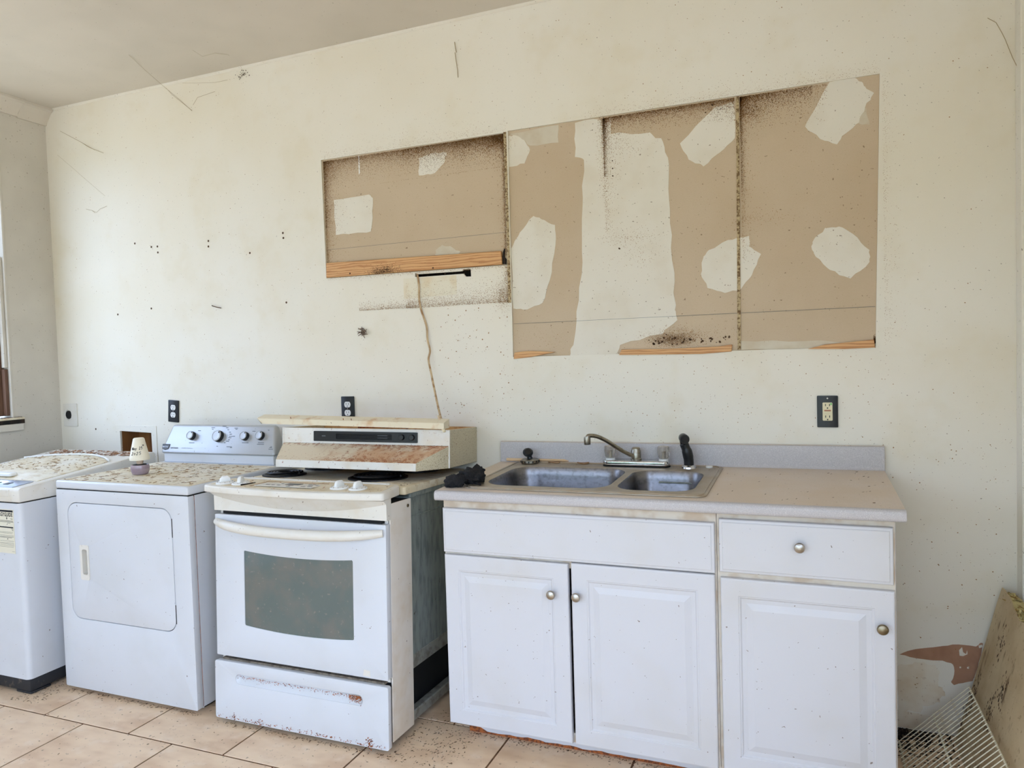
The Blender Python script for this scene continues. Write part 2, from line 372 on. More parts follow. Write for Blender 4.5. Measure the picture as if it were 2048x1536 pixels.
# floor: grout bed with every tile a part of its own
floor = st(build('floor', G().box(XL-0.15, XR+0.15, YF-0.2, 0.2, -0.12, -0.0035), m_grout, smooth=False))
T = 0.4572; GAP = 0.007
def tile_mesh(x0, x1, y0, y1):
    g = G().box(x0, x1, y0, y1, -0.0033, 0.0); return g
proto_tile = None
row = 0
y = -0.031+T
ys = []
while y > YF-0.01: ys.append(y); y -= T
for ri, y1 in enumerate(ys):
    y0 = y1-T
    off = -0.253 if ri % 2 == 0 else -0.253+T/2-0.005
    # row [-0.945,-0.488] is index 2 -> offset -0.253
    k = math.floor((XL-off)/T)
    while off+k*T < XR:
        a, b = off+k*T, off+(k+1)*T; k += 1
        ca, cb, c0, c1 = max(a, XL), min(b, XR), max(y0, YF), min(y1, 0.0)
        if cb-ca < 0.03 or c1-c0 < 0.012: continue
        full = (ca == a and cb == b and c0 == y0 and c1 == y1)
        if full and proto_tile is not None:
            o = proto_tile.copy(); COL.objects.link(o); o.parent = floor
            o.location = (a-proto_xy[0], y0-proto_xy[1], 0)
        else:
            o = build('floor_tile', G().box(ca+GAP/2, cb-GAP/2, c0+GAP/2, c1-GAP/2, -0.0035, 0.0), m_tile, floor, bevel=0.0012, seg=1, smooth=False)
            if full: proto_tile = o; proto_xy = (a, y0)

# ceiling
ceiling = st(build('ceiling', G().box(XL-0.15, XR+0.15, YF-0.2, 0.2, ZC, ZC+0.12), m_ceil, smooth=False))

# back wall: painted layer with the cut-outs of the removed cabinets, the hatch and the slot
R_SMALL = [(-0.876, 1.766), (0.046, 1.760), (0.047, 2.314), (-0.880, 2.318)]
R_BIG = [(0.060, 1.369), (1.446, 1.368), (1.468, 2.318), (0.066, 2.319)]
SLOT = [(-0.400, 1.741), (-0.392, 1.738), (-0.160, 1.737), (-0.150, 1.724), (-0.124, 1.723), (-0.125, 1.757), (-0.158, 1.757), (-0.168, 1.749), (-0.385, 1.751), (-0.399, 1.757)]
NICHE = [(-2.265, 0.83), (-2.034, 0.83), (-2.037, 1.021), (-2.265, 1.029)]
PAINT_T = 0.008
gw = G().plate([(XL, 0), (XR, 0), (XR, ZC), (XL, ZC)], [R_SMALL, R_BIG, SLOT, NICHE], 0.0, PAINT_T, 'y')
gw.box(XL-0.15, XR+0.15, 0.13, 0.2, -0.1, ZC+0.1)
wall_back = st(build('wall_back', gw, m_wall, smooth=False))
def wpart(name, g, m, **k): return build(name, g, m, wall_back, **k)
wpart('drywall_panel', G().plate([(-0.90, 1.755), (0.0535, 1.755), (0.0535, 2.335), (-0.90, 2.335)], [], PAINT_T+0.0005, PAINT_T+0.013), m_drywall, smooth=False)
wpart('drywall_panel', G().box(0.0545, 0.499, PAINT_T+0.0005, PAINT_T+0.013, 1.355, 2.335), m_drywall, smooth=False)
wpart('drywall_panel', G().box(0.500, 1.49, PAINT_T+0.0005, PAINT_T+0.013, 1.355, 2.335), m_drywall, smooth=False)
# joint compound patches, irregular trowelled outlines (pixel traced, set on the drywall plane)
f_cam, r_cam, u_cam = _f, _r2, _u2
def onwall(px, yv=0.0):
    d = f_cam+r_cam*((px[0]-1024)/FPX)-u_cam*((px[1]-768)/FPX)
    t = (yv-CAM.y)/d.y; q = CAM+t*d; return (q.x, q.z)
def irregular(pts, n=5, amp=0.004, seed=1):
    r = random.Random(seed); out = []
    for i in range(len(pts)):
        a, b = pts[i], pts[(i+1) % len(pts)]
        for k in range(n):
            t = k/n; j = 0 if k == 0 else amp
            out.append((a[0]+(b[0]-a[0])*t+r.uniform(-j, j), a[1]+(b[1]-a[1])*t+r.uniform(-j, j)))
    return out
YD = PAINT_T+0.0005
MUD = [
 ([(668,400),(738,389),(746,396),(744,450),(742,463),(705,467),(672,470)], 1),
 ([(838,316),(866,306),(893,305),(888,326),(870,346),(838,351)], 1),
 ([(871,500),(884,490),(905,495),(921,503),(915,510),(871,512)], 0),
 ([(1016,272),(1032,271),(1048,280),(1060,299),(1049,327),(1017,334)], 1),
 ([(1022,498),(1040,465),(1067,432),(1082,438),(1110,450),(1111,490),(1100,560),(1085,606),(1055,619),(1027,617)], 1),
 ([(1150,246),(1220,236),(1222,268),(1300,265),(1326,284),(1338,330),(1340,420),(1344,520),(1352,610),(1355,640),(1325,668),(1240,690),(1236,708),(1140,712),(1147,690),(1158,600),(1164,500),(1165,420),(1168,320),(1150,314)], 1),
 ([(1360,287),(1430,215),(1468,203),(1470,276),(1440,305),(1407,333),(1377,319)], 1),
 ([(1418,500),(1456,480),(1498,472),(1498,493),(1522,508),(1504,550),(1482,578),(1450,586),(1415,576),(1402,548),(1406,518)], 1),
 ([(1662,160),(1706,154),(1724,164),(1733,178),(1748,186),(1730,215),(1718,245),(1690,268),(1674,289),(1640,278),(1610,253),(1632,214)], 1),
 ([(1625,484),(1650,456),(1678,453),(1706,468),(1739,500),(1739,524),(1701,557),(1660,540),(1632,514),(1624,500)], 1),
 ([(1480,682),(1610,682),(1748,684),(1745,695),(1620,697),(1480,700)], 0),
 ([(1721,214),(1733,216),(1739,250),(1714,245)], 0),
 ([(1017,268),(1117,250),(1117,285),(1060,291),(1040,276)], 0),
]
for i, (pl, thick) in enumerate(MUD):
    poly = irregular([onwall(p, YD) for p in pl], 4, 0.0035 if len(pl) < 15 else 0.006, i)
    t = 0.0012 if thick else 0.0007
    wpart('joint_compound_patch', G().plate(poly, [], YD-t, YD+0.0003), m_mud if thick else m_mudthin, smooth=False)
# caulk beads and pencil lines
wpart('caulk_bead', G().prism([(0.0475, -0.002), (0.0595, -0.002), (0.0590, 0.0079), (0.0480, 0.0079)], 'z', 1.60, 2.316), m_bead)
wpart('caulk_bead', G().prism([(0.976, 0.004), (0.988, 0.004), (0.988, 0.0085), (0.976, 0.0085)], 'z', 1.372, 2.316, [(0.987, 0.004), (0.997, 0.004), (0.997, 0.0085), (0.987, 0.0085)]), m_bead)
wpart('pencil_line', G().box(0.064, 1.446, YD-0.0016, YD-0.0001, 1.5094, 1.5104), m_greyink, smooth=False)
wpart('pencil_line', G().box(-0.868, 0.044, YD-0.0006, YD-0.0001, 1.8990, 1.9000), m_greyink, smooth=False)
# painted panel under the pine nailer with the slot, and the pale rectangle on it
gp = G().plate([(-0.712, 1.603), (0.046, 1.600), (0.046, 1.7595), (-0.709, 1.7595)], [[(p[0], p[1]) for p in SLOT]], -0.0011, -0.0001)
wpart('painted_patch_panel', gp, m_wall, smooth=False)
wpart('stained_rectangle', G().plate([(-0.46, 1.645), (-0.195, 1.65), (-0.195, 1.734), (-0.46, 1.736)], [], -0.0014, -0.0010), mat('yellowed_paint', S(232, 222, 198), 0.6, layers=[dict(scale=9, lo=0.45, hi=0.75, col=S(224, 202, 164), amt=0.8)]), smooth=False)
wpart('slot_cavity', G().box(-0.43, -0.10, 0.06, 0.064, 1.70, 1.79), m_cav, smooth=False)
# hatch (supply box opening) lined with wood
gn = G()
gn.box(-2.272, -2.027, 0.118, 0.122, 0.82, 1.04); gn.box(-2.275, -2.2652, PAINT_T, 0.12, 0.82, 1.04)
gn.box(-2.033, -2.024, PAINT_T, 0.12, 0.82, 1.04); gn.box(-2.275, -2.024, PAINT_T, 0.12, 1.0295, 1.04); gn.box(-2.275, -2.024, PAINT_T, 0.12, 0.815, 0.83)
wpart('hatch_lining', gn, m_woodold, smooth=False)
wpart('hatch_frame', G().plate([(-2.295, 0.80), (-1.998, 0.80), (-1.999, 1.058), (-2.30, 1.062)], [[(-2.2655, 0.8295), (-2.0335, 0.8295), (-2.0365, 1.0215), (-2.2655, 1.0295)]], -0.003, -0.0001), m_wall, bevel=0.001, seg=1)
# flaked-off paint low on the right
PEEL = [(1799,1309),(1815,1302),(1850,1296),(1885,1292),(1905,1289),(1930,1290),(1952,1293),(1960,1286),(1966,1287),(1962,1310),(1955,1335),(1945,1362),(1925,1366),(1908,1370),(1902,1364),(1908,1350),(1908,1334),(1902,1326),(1885,1321),(1845,1318),(1820,1314)]
wpart('bare_patch', G().plate(irregular([onwall(p) for p in PEEL], 2, 0.002, 3), [], -0.0009, -0.0001), m_peel, smooth=False)
for pl in ([(1918,1300),(1924,1294),(1926,1304),(1932,1308),(1934,1300),(1935,1308),(1926,1312),(1919,1311)], [(1957,1291),(1964,1289),(1965,1294),(1958,1296)], [(1934,1334),(1938,1333),(1939,1337),(1934,1337)], [(1919,1333),(1922,1333),(1922,1336),(1919,1336)]):
    wpart('paint_flake', G().plate([onwall(p) for p in pl], [], -0.0015, -0.0008), m_mud, smooth=False)
STN = [(1795,1332),(1830,1324),(1870,1330),(1880,1345),(1876,1365),(1890,1385),(1880,1405),(1850,1412),(1842,1425),(1797,1419)]
wpart('water_stain', G().plate(irregular([onwall(p) for p in STN], 4, 0.006, 8), [], -0.0007, -0.0001), m_stain, smooth=False)
wpart('bare_strip', G().plate([(1.478, 0.004), (1.70, 0.004), (1.69, 0.052), (1.60, 0.060), (1.478, 0.068)], [], -0.001, -0.0001), m_stain, smooth=False)

# left wall with window opening
WIN = [(WY0, WZ0), (WY1, WZ0), (WY1, WZ1), (WY0, WZ1)]
wall_left = st(build('wall_left', G().plate([(YF-0.2, -0.1), (0.2, -0.1), (0.2, ZC+0.1), (YF-0.2, ZC+0.1)], [WIN], XL-0.10, XL, 'x'), m_wallL, smooth=False))
wall_right = st(build('wall_right', G().plate([(YF-0.2, -0.1), (0.2, -0.1), (0.2, ZC+0.1), (YF-0.2, ZC+0.1)], [[(RY0, RZ0), (RY1, RZ0), (RY1, RZ1), (RY0, RZ1)]], XR, XR+0.10, 'x'), m_wall, smooth=False))
w2_ = bpy.data.objects.new('window_2', None); COL.objects.link(w2_); WM['window_2'] = Matrix.Identity(4); w2_['kind'] = 'structure'
for ya, yb, za, zb in ((RY0+0.0005, RY0+0.05, RZ0, RZ1), (RY1-0.05, RY1-0.0005, RZ0, RZ1), (RY0+0.05, RY1-0.05, RZ0, RZ0+0.05), (RY0+0.05, RY1-0.05, RZ1-0.05, RZ1), ((RY0+RY1)/2-0.02, (RY0+RY1)/2+0.02, RZ0+0.05, RZ1-0.05)):
    build('window_frame', G().box(XR+0.02, XR+0.07, ya, yb, za, zb), m_white_pl, w2_, bevel=0.003, seg=1)
DO = [(DOOR_X0, -0.004), (DOOR_X1, -0.004), (DOOR_X1, DOOR_Z1), (DOOR_X0, DOOR_Z1)]
gfw = G().plate([(XL-0.14, -0.12), (DOOR_X0, -0.12), (DOOR_X0, DOOR_Z1), (DOOR_X1, DOOR_Z1), (DOOR_X1, -0.12), (XR+0.14, -0.12), (XR+0.14, ZC+0.1), (XL-0.14, ZC+0.1)], [], YF-0.14, YF, 'y')
wall_front = st(build('wall_front', gfw, m_wall, smooth=False))
# open glazed doorway frame behind the camera
d1 = bpy.data.objects.new('door_1', None); COL.objects.link(d1); WM['door_1'] = Matrix.Identity(4); d1['kind'] = 'structure'
for xa in (DOOR_X0, DOOR_X0+1.87, DOOR_X1-0.06):
    build('door_post', G().box(xa, xa+0.06, YF-0.13, YF-0.02, 0, DOOR_Z1), m_white_pl, d1, bevel=0.004, seg=1)
build('door_head', G().box(DOOR_X0, DOOR_X1, YF-0.13, YF-0.02, DOOR_Z1-0.06, DOOR_Z1), m_white_pl, d1, bevel=0.004, seg=1)
# ground and hedge outside the doorway
st(build('ground', G().box(-40, 40, -60, 40, -0.3, -0.13), m_grass, smooth=False))
gh = G(); nx, nz = 60, 10
for i in range(nx+1):
    for j in range(nz+1):
        x = -22+44*i/nx; t = j/nz; hh = 3.2+1.6*mnoise.noise((x*0.25, 3, 1))+0.8*mnoise.noise((x*0.9, 1, 5))
        gh.v.append((x, -19-1.6*sin(pi*t*0.5)*0-1.2*mnoise.noise((x*0.7, t*3, 2)), -0.13+hh*t))
for i in range(nx):
    for j in range(nz):
        a = i*(nz+1)+j; gh.f.append((a, a+nz+1, a+nz+2, a+1))
n0 = len(gh.v)
gh.v += [(p[0], p[1]-2.5, p[2]) for p in gh.v[:n0]]; gh.f += [tuple(i+n0 for i in f) for f in gh.f[:nx*nz]]
for i in range(nx):
    a = i*(nz+1)+nz; gh.f.append((a, a+nz+1, a+nz+1+n0, a+n0))
st(build('trees_outside', gh, m_leaf))

# window 1 in the left wall
w1 = bpy.data.objects.new('window_1', None); COL.objects.link(w1); WM['window_1'] = Matrix.Identity(4); w1['kind'] = 'structure'
xo = XL-0.10
gj = G(); gj.box(xo, XL+0.004, WY1-0.012, WY1-0.0005, WZ0, WZ1); gj.box(xo, XL+0.004, WY0+0.0005, WY0+0.012, WZ0, WZ1); gj.box(xo, XL+0.004, WY0+0.012, WY1-0.012, WZ1-0.012, WZ1-0.0005)
build('jamb_lining', gj, m_wallL, w1, bevel=0.002, seg=1)
def sash(x0, x1, z0, z1, m, nm):
    a, b = WY0+0.013, WY1-0.013
    build(nm+'_stile', G().box(x0, x1, b-0.045, b, z0, z1), m, w1, bevel=0.003, seg=1)
    build(nm+'_stile', G().box(x0, x1, a, a+0.045, z0, z1), m, w1, bevel=0.003, seg=1)
    build(nm+'_rail', G().box(x0, x1, a+0.045, b-0.045, z0, z0+0.045), m, w1, bevel=0.003, seg=1)
    build(nm+'_rail', G().box(x0, x1, a+0.045, b-0.045, z1-0.045, z1), m, w1, bevel=0.003, seg=1)
    build('pane', G().box((x0+x1)/2-0.002, (x0+x1)/2+0.002, a+0.045, b-0.045, z0+0.045, z1-0.045), m_glass, w1, smooth=False)
sash(xo+0.036, xo+0.062, 1.135, 1.88, m_brownwood, 'lower_sash')
sash(xo+0.008, xo+0.034, 1.85, WZ1-0.014, m_brownwood, 'upper_sash')
build('side_stop', G().box(XL-0.034, XL-0.010, WY1-0.032, WY1-0.0125, WZ0+0.012, 1.385), m_brownwood, w1, bevel=0.002, seg=1)
build('side_stop', G().box(XL-0.034, XL-0.010, WY1-0.030, WY1-0.0125, 1.392, 1.98), m_wallL, w1, bevel=0.002, seg=1)
build('stool', G().box(xo+0.03, XL+0.02, WY0-0.02, WY1+0.045, WZ0-0.012, WZ0-0.0005), m_trim, w1, bevel=0.003, seg=1)
build('stool_crack', G().box(XL-0.02, XL+0.012, WY0-0.02, WY1+0.048, WZ0-0.034, WZ0-0.0125), m_cav, w1, smooth=False)
build('apron', G().box(XL+0.0002, XL+0.018, WY0-0.02, WY1+0.04, WZ0-0.072, WZ0-0.0345), m_wallL, w1, bevel=0.003, seg=1)
# crown moulding along the left wall
prof = [(0, 0), (0.0, -0.085), (0.012, -0.085), (0.016, -0.07), (0.035, -0.045), (0.055, -0.02), (0.07, -0.014), (0.07, 0)]
gc = G().prism([(XL+0.0003+a, ZC-0.0003+b) for a, b in prof], 'y', -0.165, -0.0005)
st(build('trim_1', gc, m_ceil, sharp=25))
gc2 = G().prism([(XL+0.0003+a*1.1, ZC-0.0003+b*0.93) for a, b in prof], 'y', YF+0.001, -0.1655)
st(build('trim_2', gc2, m_ceil, sharp=25))
# narrow white bead of paint along the wall/ceiling joint
st(build('trim_3', G().prism([(-0.0003, ZC-0.0003), (-0.0003, ZC-0.011), (-0.004, ZC-0.010), (-0.009, ZC-0.004), (-0.010, ZC-0.0003)], 'x', XL+0.075, XR-0.001), m_mud, sharp=60))
st(build('trim_4', G().box(XR-0.012, XR-0.0003, -0.07, -0.0005, 0.0, ZC-0.012), m_wall, bevel=0.002, seg=1))

# ------------------------------------------------------------------ speckles (real little flat spots)
def spots(g, pts, plane, off):
    """pts: (a,b,size); plane 'y' -> wall facing -y at y=off; 'z' -> surface facing up at z=off"""
    for a, b, s in pts:
        n = rnd.choice((4, 5, 5)); th = rnd.uniform(0, 6.28); asp = rnd.uniform(0.5, 1.0)
        vs = []
        for k in range(n):
            q = 2*pi*k/n; r = s*rnd.uniform(0.7, 1.15); x, z = r*cos(q), r*asp*sin(q)
            u, v = x*cos(th)-z*sin(th), x*sin(th)+z*cos(th)
            vs.append((a+u, off, b+v) if plane == 'y' else (a+u, b+v, off))
        g.add(vs, [tuple(range(n))])
    return g
def band(n, x0, z0, x1, z1, wid, s=(0.0006, 0.0016), side=1, p=2.2, fade=1.0):
    """spots dense along the segment and thinning out to one side of it"""
    out = []; L = math.hypot(x1-x0, z1-z0); nx_, nz_ = -(z1-z0)/L*side, (x1-x0)/L*side
    for _ in range(int(n*1.7)):
        t = rnd.random()**fade; d = min(wid*1.6, wid*0.36*rnd.expovariate(1.0))
        out.append((x0+(x1-x0)*t+nx_*d, z0+(z1-z0)*t+nz_*d, rnd.uniform(*s)))
    return out
def blob(n, x, z, rx, rz, s=(0.0006, 0.0016)):
    return [(x+rnd.gauss(0, rx), z+rnd.gauss(0, rz), rnd.uniform(*s)) for _ in range(n)]
inner = []
# small recess: along the top, left side, right bead
for a, b, n in ((-0.876, -0.5, 1500), (-0.5, -0.2, 1500), (-0.2, 0.045, 2300)):
    inner += band(n, a, 2.311, b, 2.311, 0.085, side=-1, p=1.9)
inner += band(1300, -0.872, 2.31, -0.872, 1.80, 0.075, side=1, p=2.3)
inner += blob(500, -0.84, 2.26, 0.03, 0.03); inner += blob(900, 0.01, 2.285, 0.03, 0.02)
inner += band(700, 0.042, 2.31, 0.042, 1.80, 0.02, side=-1)
# big recess: top of middle bay, its left edge, top left of right bay, bottom pile, right edge
inner += band(1700, 0.98, 2.313, 0.47, 2.313, 0.05, side=1, fade=1.2)
inner += band(900, 0.475, 2.31, 0.475, 1.85, 0.045, side=1, fade=2.2); inner += band(350, 0.475, 2.31, 0.475, 2.0, 0.02, side=-1, fade=2.0); inner += blob(260, 0.485, 2.24, 0.014, 0.05)
inner += blob(300, 0.55, 2.20, 0.05, 0.03)
inner += band(1400, 1.0, 2.313, 1.30, 2.313, 0.08, side=-1, fade=2.2); inner += band(800, 1.0, 2.31, 1.0, 1.70, 0.04, side=1, fade=1.8); inner += blob(600, 1.04, 2.245, 0.05, 0.02); inner += blob(200, 1.06, 1.86, 0.06, 0.015)
inner += blob(220, 0.57, 1.83, 0.06, 0.015); inner += blob(200, 0.60, 1.77, 0.06, 0.04)
inner += blob(1500, 0.74, 1.425, 0.055, 0.018); inner += blob(300, 0.82, 1.43, 0.1, 0.02); inner += blob(120, 0.2, 1.44, 0.06, 0.03)
inner += blob(500, 1.3, 1.9, 0.25, 0.3, (0.0005, 0.0012)); inner += blob(350, 0.25, 1.9, 0.12, 0.3, (0.0005, 0.0012)); inner += blob(350, -0.4, 2.05, 0.25, 0.14, (0.0005, 0.0012))
inner = [q for q in inner if (-0.87 < q[0] < 0.044 and 1.78 < q[1] < 2.312) or (0.066 < q[0] < 1.45 and 1.38 < q[1] < 2.313)]
dense = []
dense += band(3000, 0.044, 2.312, -0.45, 2.312, 0.085, side=1, fade=1.4) + band(3600, -0.874, 2.312, 0.044, 2.312, 0.070, side=-1) + band(1000, -0.873, 2.31, -0.873, 2.0, 0.050, side=1, fade=1.8) + band(500, -0.873, 2.31, -0.873, 1.80, 0.010, side=1)
dense += band(500, 0.043, 2.31, 0.043, 1.80, 0.010, side=-1) + blob(700, 0.015, 2.29, 0.018, 0.014)
dense += band(2300, 0.475, 2.314, 0.98, 2.314, 0.045, side=-1) + band(700, 0.475, 2.31, 0.475, 2.08, 0.016, side=1, fade=1.6) + blob(300, 0.480, 2.27, 0.008, 0.03)
dense += band(1700, 1.0, 2.314, 1.25, 2.314, 0.075, side=-1, fade=1.8) + band(500, 1.0, 2.31, 1.0, 1.95, 0.014, side=1, fade=1.5) + blob(350, 1.03, 2.255, 0.03, 0.012)
dense += blob(900, 0.735, 1.418, 0.04, 0.012) + band(300, 1.452, 1.38, 1.440, 1.38, 0.02, side=-1)
dense = [q for q in dense if (-0.875 < q[0] < 0.045 and 1.78 < q[1] < 2.313) or (0.066 < q[0] < 1.45 and 1.38 < q[1] < 2.314)]
wpart('drywall_soot', spots(G(), dense, 'y', YD-0.0017), mat('dark_brown_soot', S(118, 80, 42), 0.95), smooth=False, kind='stuff')
wpart('drywall_speckles', spots(G(), inner, 'y', YD-0.0015), m_spot, smooth=False, kind='stuff')
wpart('paint_drip', G().plate([onwall(p, YD) for p in ((716, 312), (719, 311), (720, 346), (718, 349))], [], YD-0.001, YD-0.0001), m_white_pl, smooth=False)
big = [(rnd.uniform(0.62, 0.95), 1.40+abs(rnd.gauss(0, 0.016)), rnd.uniform(0.003, 0.007)) for _ in range(34)]
big += [(0.51, 2.14-0.03*k, 0.004) for k in range(3)] + [(0.53, 1.79, 0.006), (0.90, 2.30, 0.005), (0.875, 2.275, 0.004), (0.93, 2.28, 0.004)]
wpart('drywall_droppings', spots(G(), big, 'y', YD-0.0018), m_spotdark, smooth=False, kind='stuff')
outer = []
outer += band(2000, 0.046, 1.603, -0.45, 1.601, 0.07, side=-1, p=2.2); outer += blob(700, 0.02, 1.63, 0.02, 0.03); outer += band(700, 0.053, 1.60, 0.053, 1.76, 0.03, side=1, p=2)
outer += band(700, -0.70, 1.604, -0.40, 1.603, 0.035, side=1, p=1.8)
outer += band(300, -0.87, 1.764, 0.05, 1.757, 0.012, side=-1)
outer += band(600, 0.4, 2.32, 1.47, 2.32, 0.05, side=1, s=(0.0005, 0.0013)); outer += band(500, -0.88, 2.32, 0.06, 2.32, 0.06, side=1, s=(0.0005, 0.0013))
outer += band(400, 1.475, 1.37, 1.475, 2.32, 0.04, side=-1, s=(0.0005, 0.0012))
outer += [(rnd.uniform(-2.6, 1.86), rnd.uniform(0.95, 2.8), rnd.choice((0.0009, 0.0012, 0.0015, 0.0024))) for _ in range(1000)]
outer += [(rnd.uniform(0.0, 1.5), rnd.uniform(1.0, 1.36), rnd.choice((0.001, 0.0016, 0.0022))) for _ in range(260)]
outer += [(rnd.uniform(1.45, 1.86), rnd.uniform(0.15, 1.1), rnd.choice((0.0008, 0.0011, 0.0015, 0.0026))) for _ in range(240)]
outer += [(rnd.uniform(-0.3, 0.06), rnd.uniform(1.1, 1.6), rnd.choice((0.0016, 0.0022, 0.0035))) for _ in range(120)]
def clear(q):
    a, b = q[0], q[1]
    if -0.885 < a < 0.06 and 1.765 < b < 2.316: return False
    if 0.055 < a < 1.465 and 1.37 < b < 2.318: return False
    if -2.30 < a < -1.99 and 0.8 < b < 1.07: return False
    return XL+0.02 < a < XR-0.015
outer = [q for q in outer if clear(q)]
wpart('wall_speckles', spots(G(), outer, 'y', -0.0017), m_spot, smooth=False, kind='stuff')
# damage on the painted wall: anchor holes
for px in [(315,493),(316,505),(303,494),(417,482),(417,493),(566,466),(567,476),(303,617),(573,605),(500,506),(270,487),(236,629),(192,858)]:
    x, z = onwall(px)
    wpart('anchor_hole', G().lathe([(0.0055, -0.0012), (0.0042, -0.0014), (0.0030, -0.0004), (0.0005, -0.0003)], (x, 0, z), 'y', 10), m_spotdark)

# ================================================================== WALL ITEMS
def px3(px, yv):
    x, z = onwall(px, yv); return (x, yv, z)
def outlet(cx, cz, tilt, label, gfci=False):
    t = thing('wall_outlet', label, 'outlet', (cx, 0, cz-0.057), Matrix.Rotation(tilt, 4, 'Y'), None)
    F = Matrix.Translation((cx, -0.0002, cz)) @ Matrix.Rotation(tilt, 4, 'Y')
    build('cover_plate', G().plate(rrect(-0.035, 0.035, -0.0575, 0.0575, 0.003), [], -0.006, 0), m_black, t, F=F, bevel=0.002, seg=2)
    if gfci:
        r = build('receptacle', G().plate(rrect(-0.0165, 0.0165, -0.033, 0.033, 0.003), [], -0.0085, -0.0061), m_ivory, t, F=F, bevel=0.0008, seg=1)
        for cz_ in (0.021, -0.021):
            for gs in (G().box(-0.008, -0.0055, -0.0092, -0.0084, cz_-0.001, cz_+0.007), G().box(0.0055, 0.008, -0.0092, -0.0084, cz_-0.001, cz_+0.007), G().lathe([(0.0025, -0.0092), (0.0025, -0.0084)], (0, 0, cz_-0.008), 'y', 8)):
                build('socket_slot', gs, m_ink, r, F=F, smooth=False)
        build('test_button', G().box(-0.011, 0.011, -0.0098, -0.0085, 0.0012, 0.0065), m_reddish, r, F=F, bevel=0.0005, seg=1)
        build('test_button', G().box(-0.011, 0.011, -0.0098, -0.0085, -0.0065, -0.0012), m_ivory, r, F=F, bevel=0.0005, seg=1)
        build('indicator_light', G().box(0.0095, 0.0145, -0.0093, -0.0085, 0.024, 0.031), m_led, r, F=F, smooth=False)
    else:
        for cz_ in (0.0195, -0.0195):
            out = [(0.0165*max(-0.82, min(0.82, cos(a)))/0.82 if False else 0.0172*cos(a), cz_+max(-0.0135, min(0.0135, 0.0172*sin(a)))) for a in [2*pi*k/24 for k in range(24)]]
            r = build('receptacle', G().plate(out, [], -0.0085, -0.0061), m_receptw, t, F=F, bevel=0.0006, seg=1)
            for gs in (G().box(-0.0075, -0.0055, -0.0092, -0.0084, cz_-0.0005, cz_+0.0075), G().box(0.0055, 0.0075, -0.0092, -0.0084, cz_-0.0005, cz_+0.0065), G().lathe([(0.0024, -0.0092), (0.0024, -0.0084)], (0, 0, cz_-0.0075), 'y', 8)):
                build('socket_slot', gs, m_ink, r, F=F, smooth=False)
    build('screw', G().lathe([(0.003, -0.0072), (0.0025, -0.0078), (0.001, -0.008)], (0, 0, 0) if not gfci else (0, 0, 0.048), 'y', 10), m_nickel, t, F=F)
    return t
outlet(-1.8683, 1.138, radians(4.0), 'tilted black wall outlet plate with white sockets above the dryer panel')
outlet(-0.781, 1.150, 0.0, 'black wall outlet plate with white sockets above the range hood')
outlet(1.286, 1.1375, 0.0, 'wide black outlet plate with ivory safety socket above the counter', gfci=True)
# blank plate with round hole in the far corner
t = thing('cable_plate', 'square cream wall plate with a round black hole near the left corner', 'wall plate', (-2.643, 0, 1.051))
build('plate', G().plate(rrect(-2.697, -2.589, 1.052, 1.180, 0.004), [[(-2.657+0.024*cos(a), 1.117+0.030*sin(a)) for a in [2*pi*k/24 for k in range(24)]]], -0.006, -0.0003), m_almond, t, bevel=0.0015, seg=1)
build('cable_hole', G().lathe([(0.0238, -0.0045), (0.0225, -0.0008), (0.001, -0.0006)], (-2.657, 0, 1.117), 'y', 20), m_blackmatte, t)
# pine nailer strip and the leftover cleats
def strip(name, pts, y0, y1, m, label, cat='wood strip', parts=None, bevel=0.0015):
    return build(name, G().plate(pts, [], y0, y1), m, None, bevel=bevel, seg=1, label=label, cat=cat)
nl = thing('pine_nailer', 'long pine nailer board with wavy grain across the small cabinet recess', 'wood strip', (-0.42, 0.0, 1.765))
build('board', G().plate([(-0.870, 1.7675), (0.026, 1.7635), (0.022, 1.820), (-0.868, 1.836)], [], -0.010, YD-0.0003), m_wood, nl, bevel=0.002, seg=1)
for px in [(700,547),(866,536)]:
    x, z = onwall(px, -0.01); build('nail_head', G().lathe([(0.004, -0.0106), (0.003, -0.0115), (0.0005, -0.0118)], (x, 0, z), 'y', 10), m_spotdark, nl)
nsp = []
for _ in range(700):
    x, z = rnd.gauss(-0.56, 0.04), 1.7665+abs(rnd.gauss(0, 0.016)); nsp.append((x, z, rnd.uniform(0.0008, 0.002)))
nsp += [(rnd.uniform(-0.86, 0.02), rnd.uniform(1.77, 1.815), rnd.uniform(0.0006, 0.0016)) for _ in range(50)]
build('soot_spots', spots(G(), [q for q in nsp if q[1] < 1.815], 'y', -0.0106), m_spotdark, nl, smooth=False)['kind'] = 'stuff'
build('splintered_end', G().plate([(0.027, 1.766), (0.040, 1.764), (0.041, 1.785), (0.034, 1.795), (0.036, 1.83), (0.030, 1.815), (0.027, 1.79)], [], -0.004, YD-0.0004), m_cav, nl, smooth=False)
def cleat(px_list, label, y0=-0.006):
    pts = [onwall(p, y0) for p in px_list]
    c = build('wood_cleat', G().plate(pts, [], y0, YD-0.0003), m_wood, None, bevel=0.001, seg=1, label=label, cat='wood strip')
    return c
cleat([(1027,718),(1029,705),(1045,703),(1062,702),(1110,704),(1062,714)], 'short splintered pine cleat at the lower left corner of the large recess')
cleat([(1238,710),(1243,699),(1330,698),(1436,693),(1464,689),(1463,703),(1400,708)], 'long thin pine cleat under the middle of the large recess')
cleat([(1615,698),(1650,689),(1700,684),(1748,679),(1750,695),(1690,698)], 'tapered pine cleat at the lower right corner of the large recess')
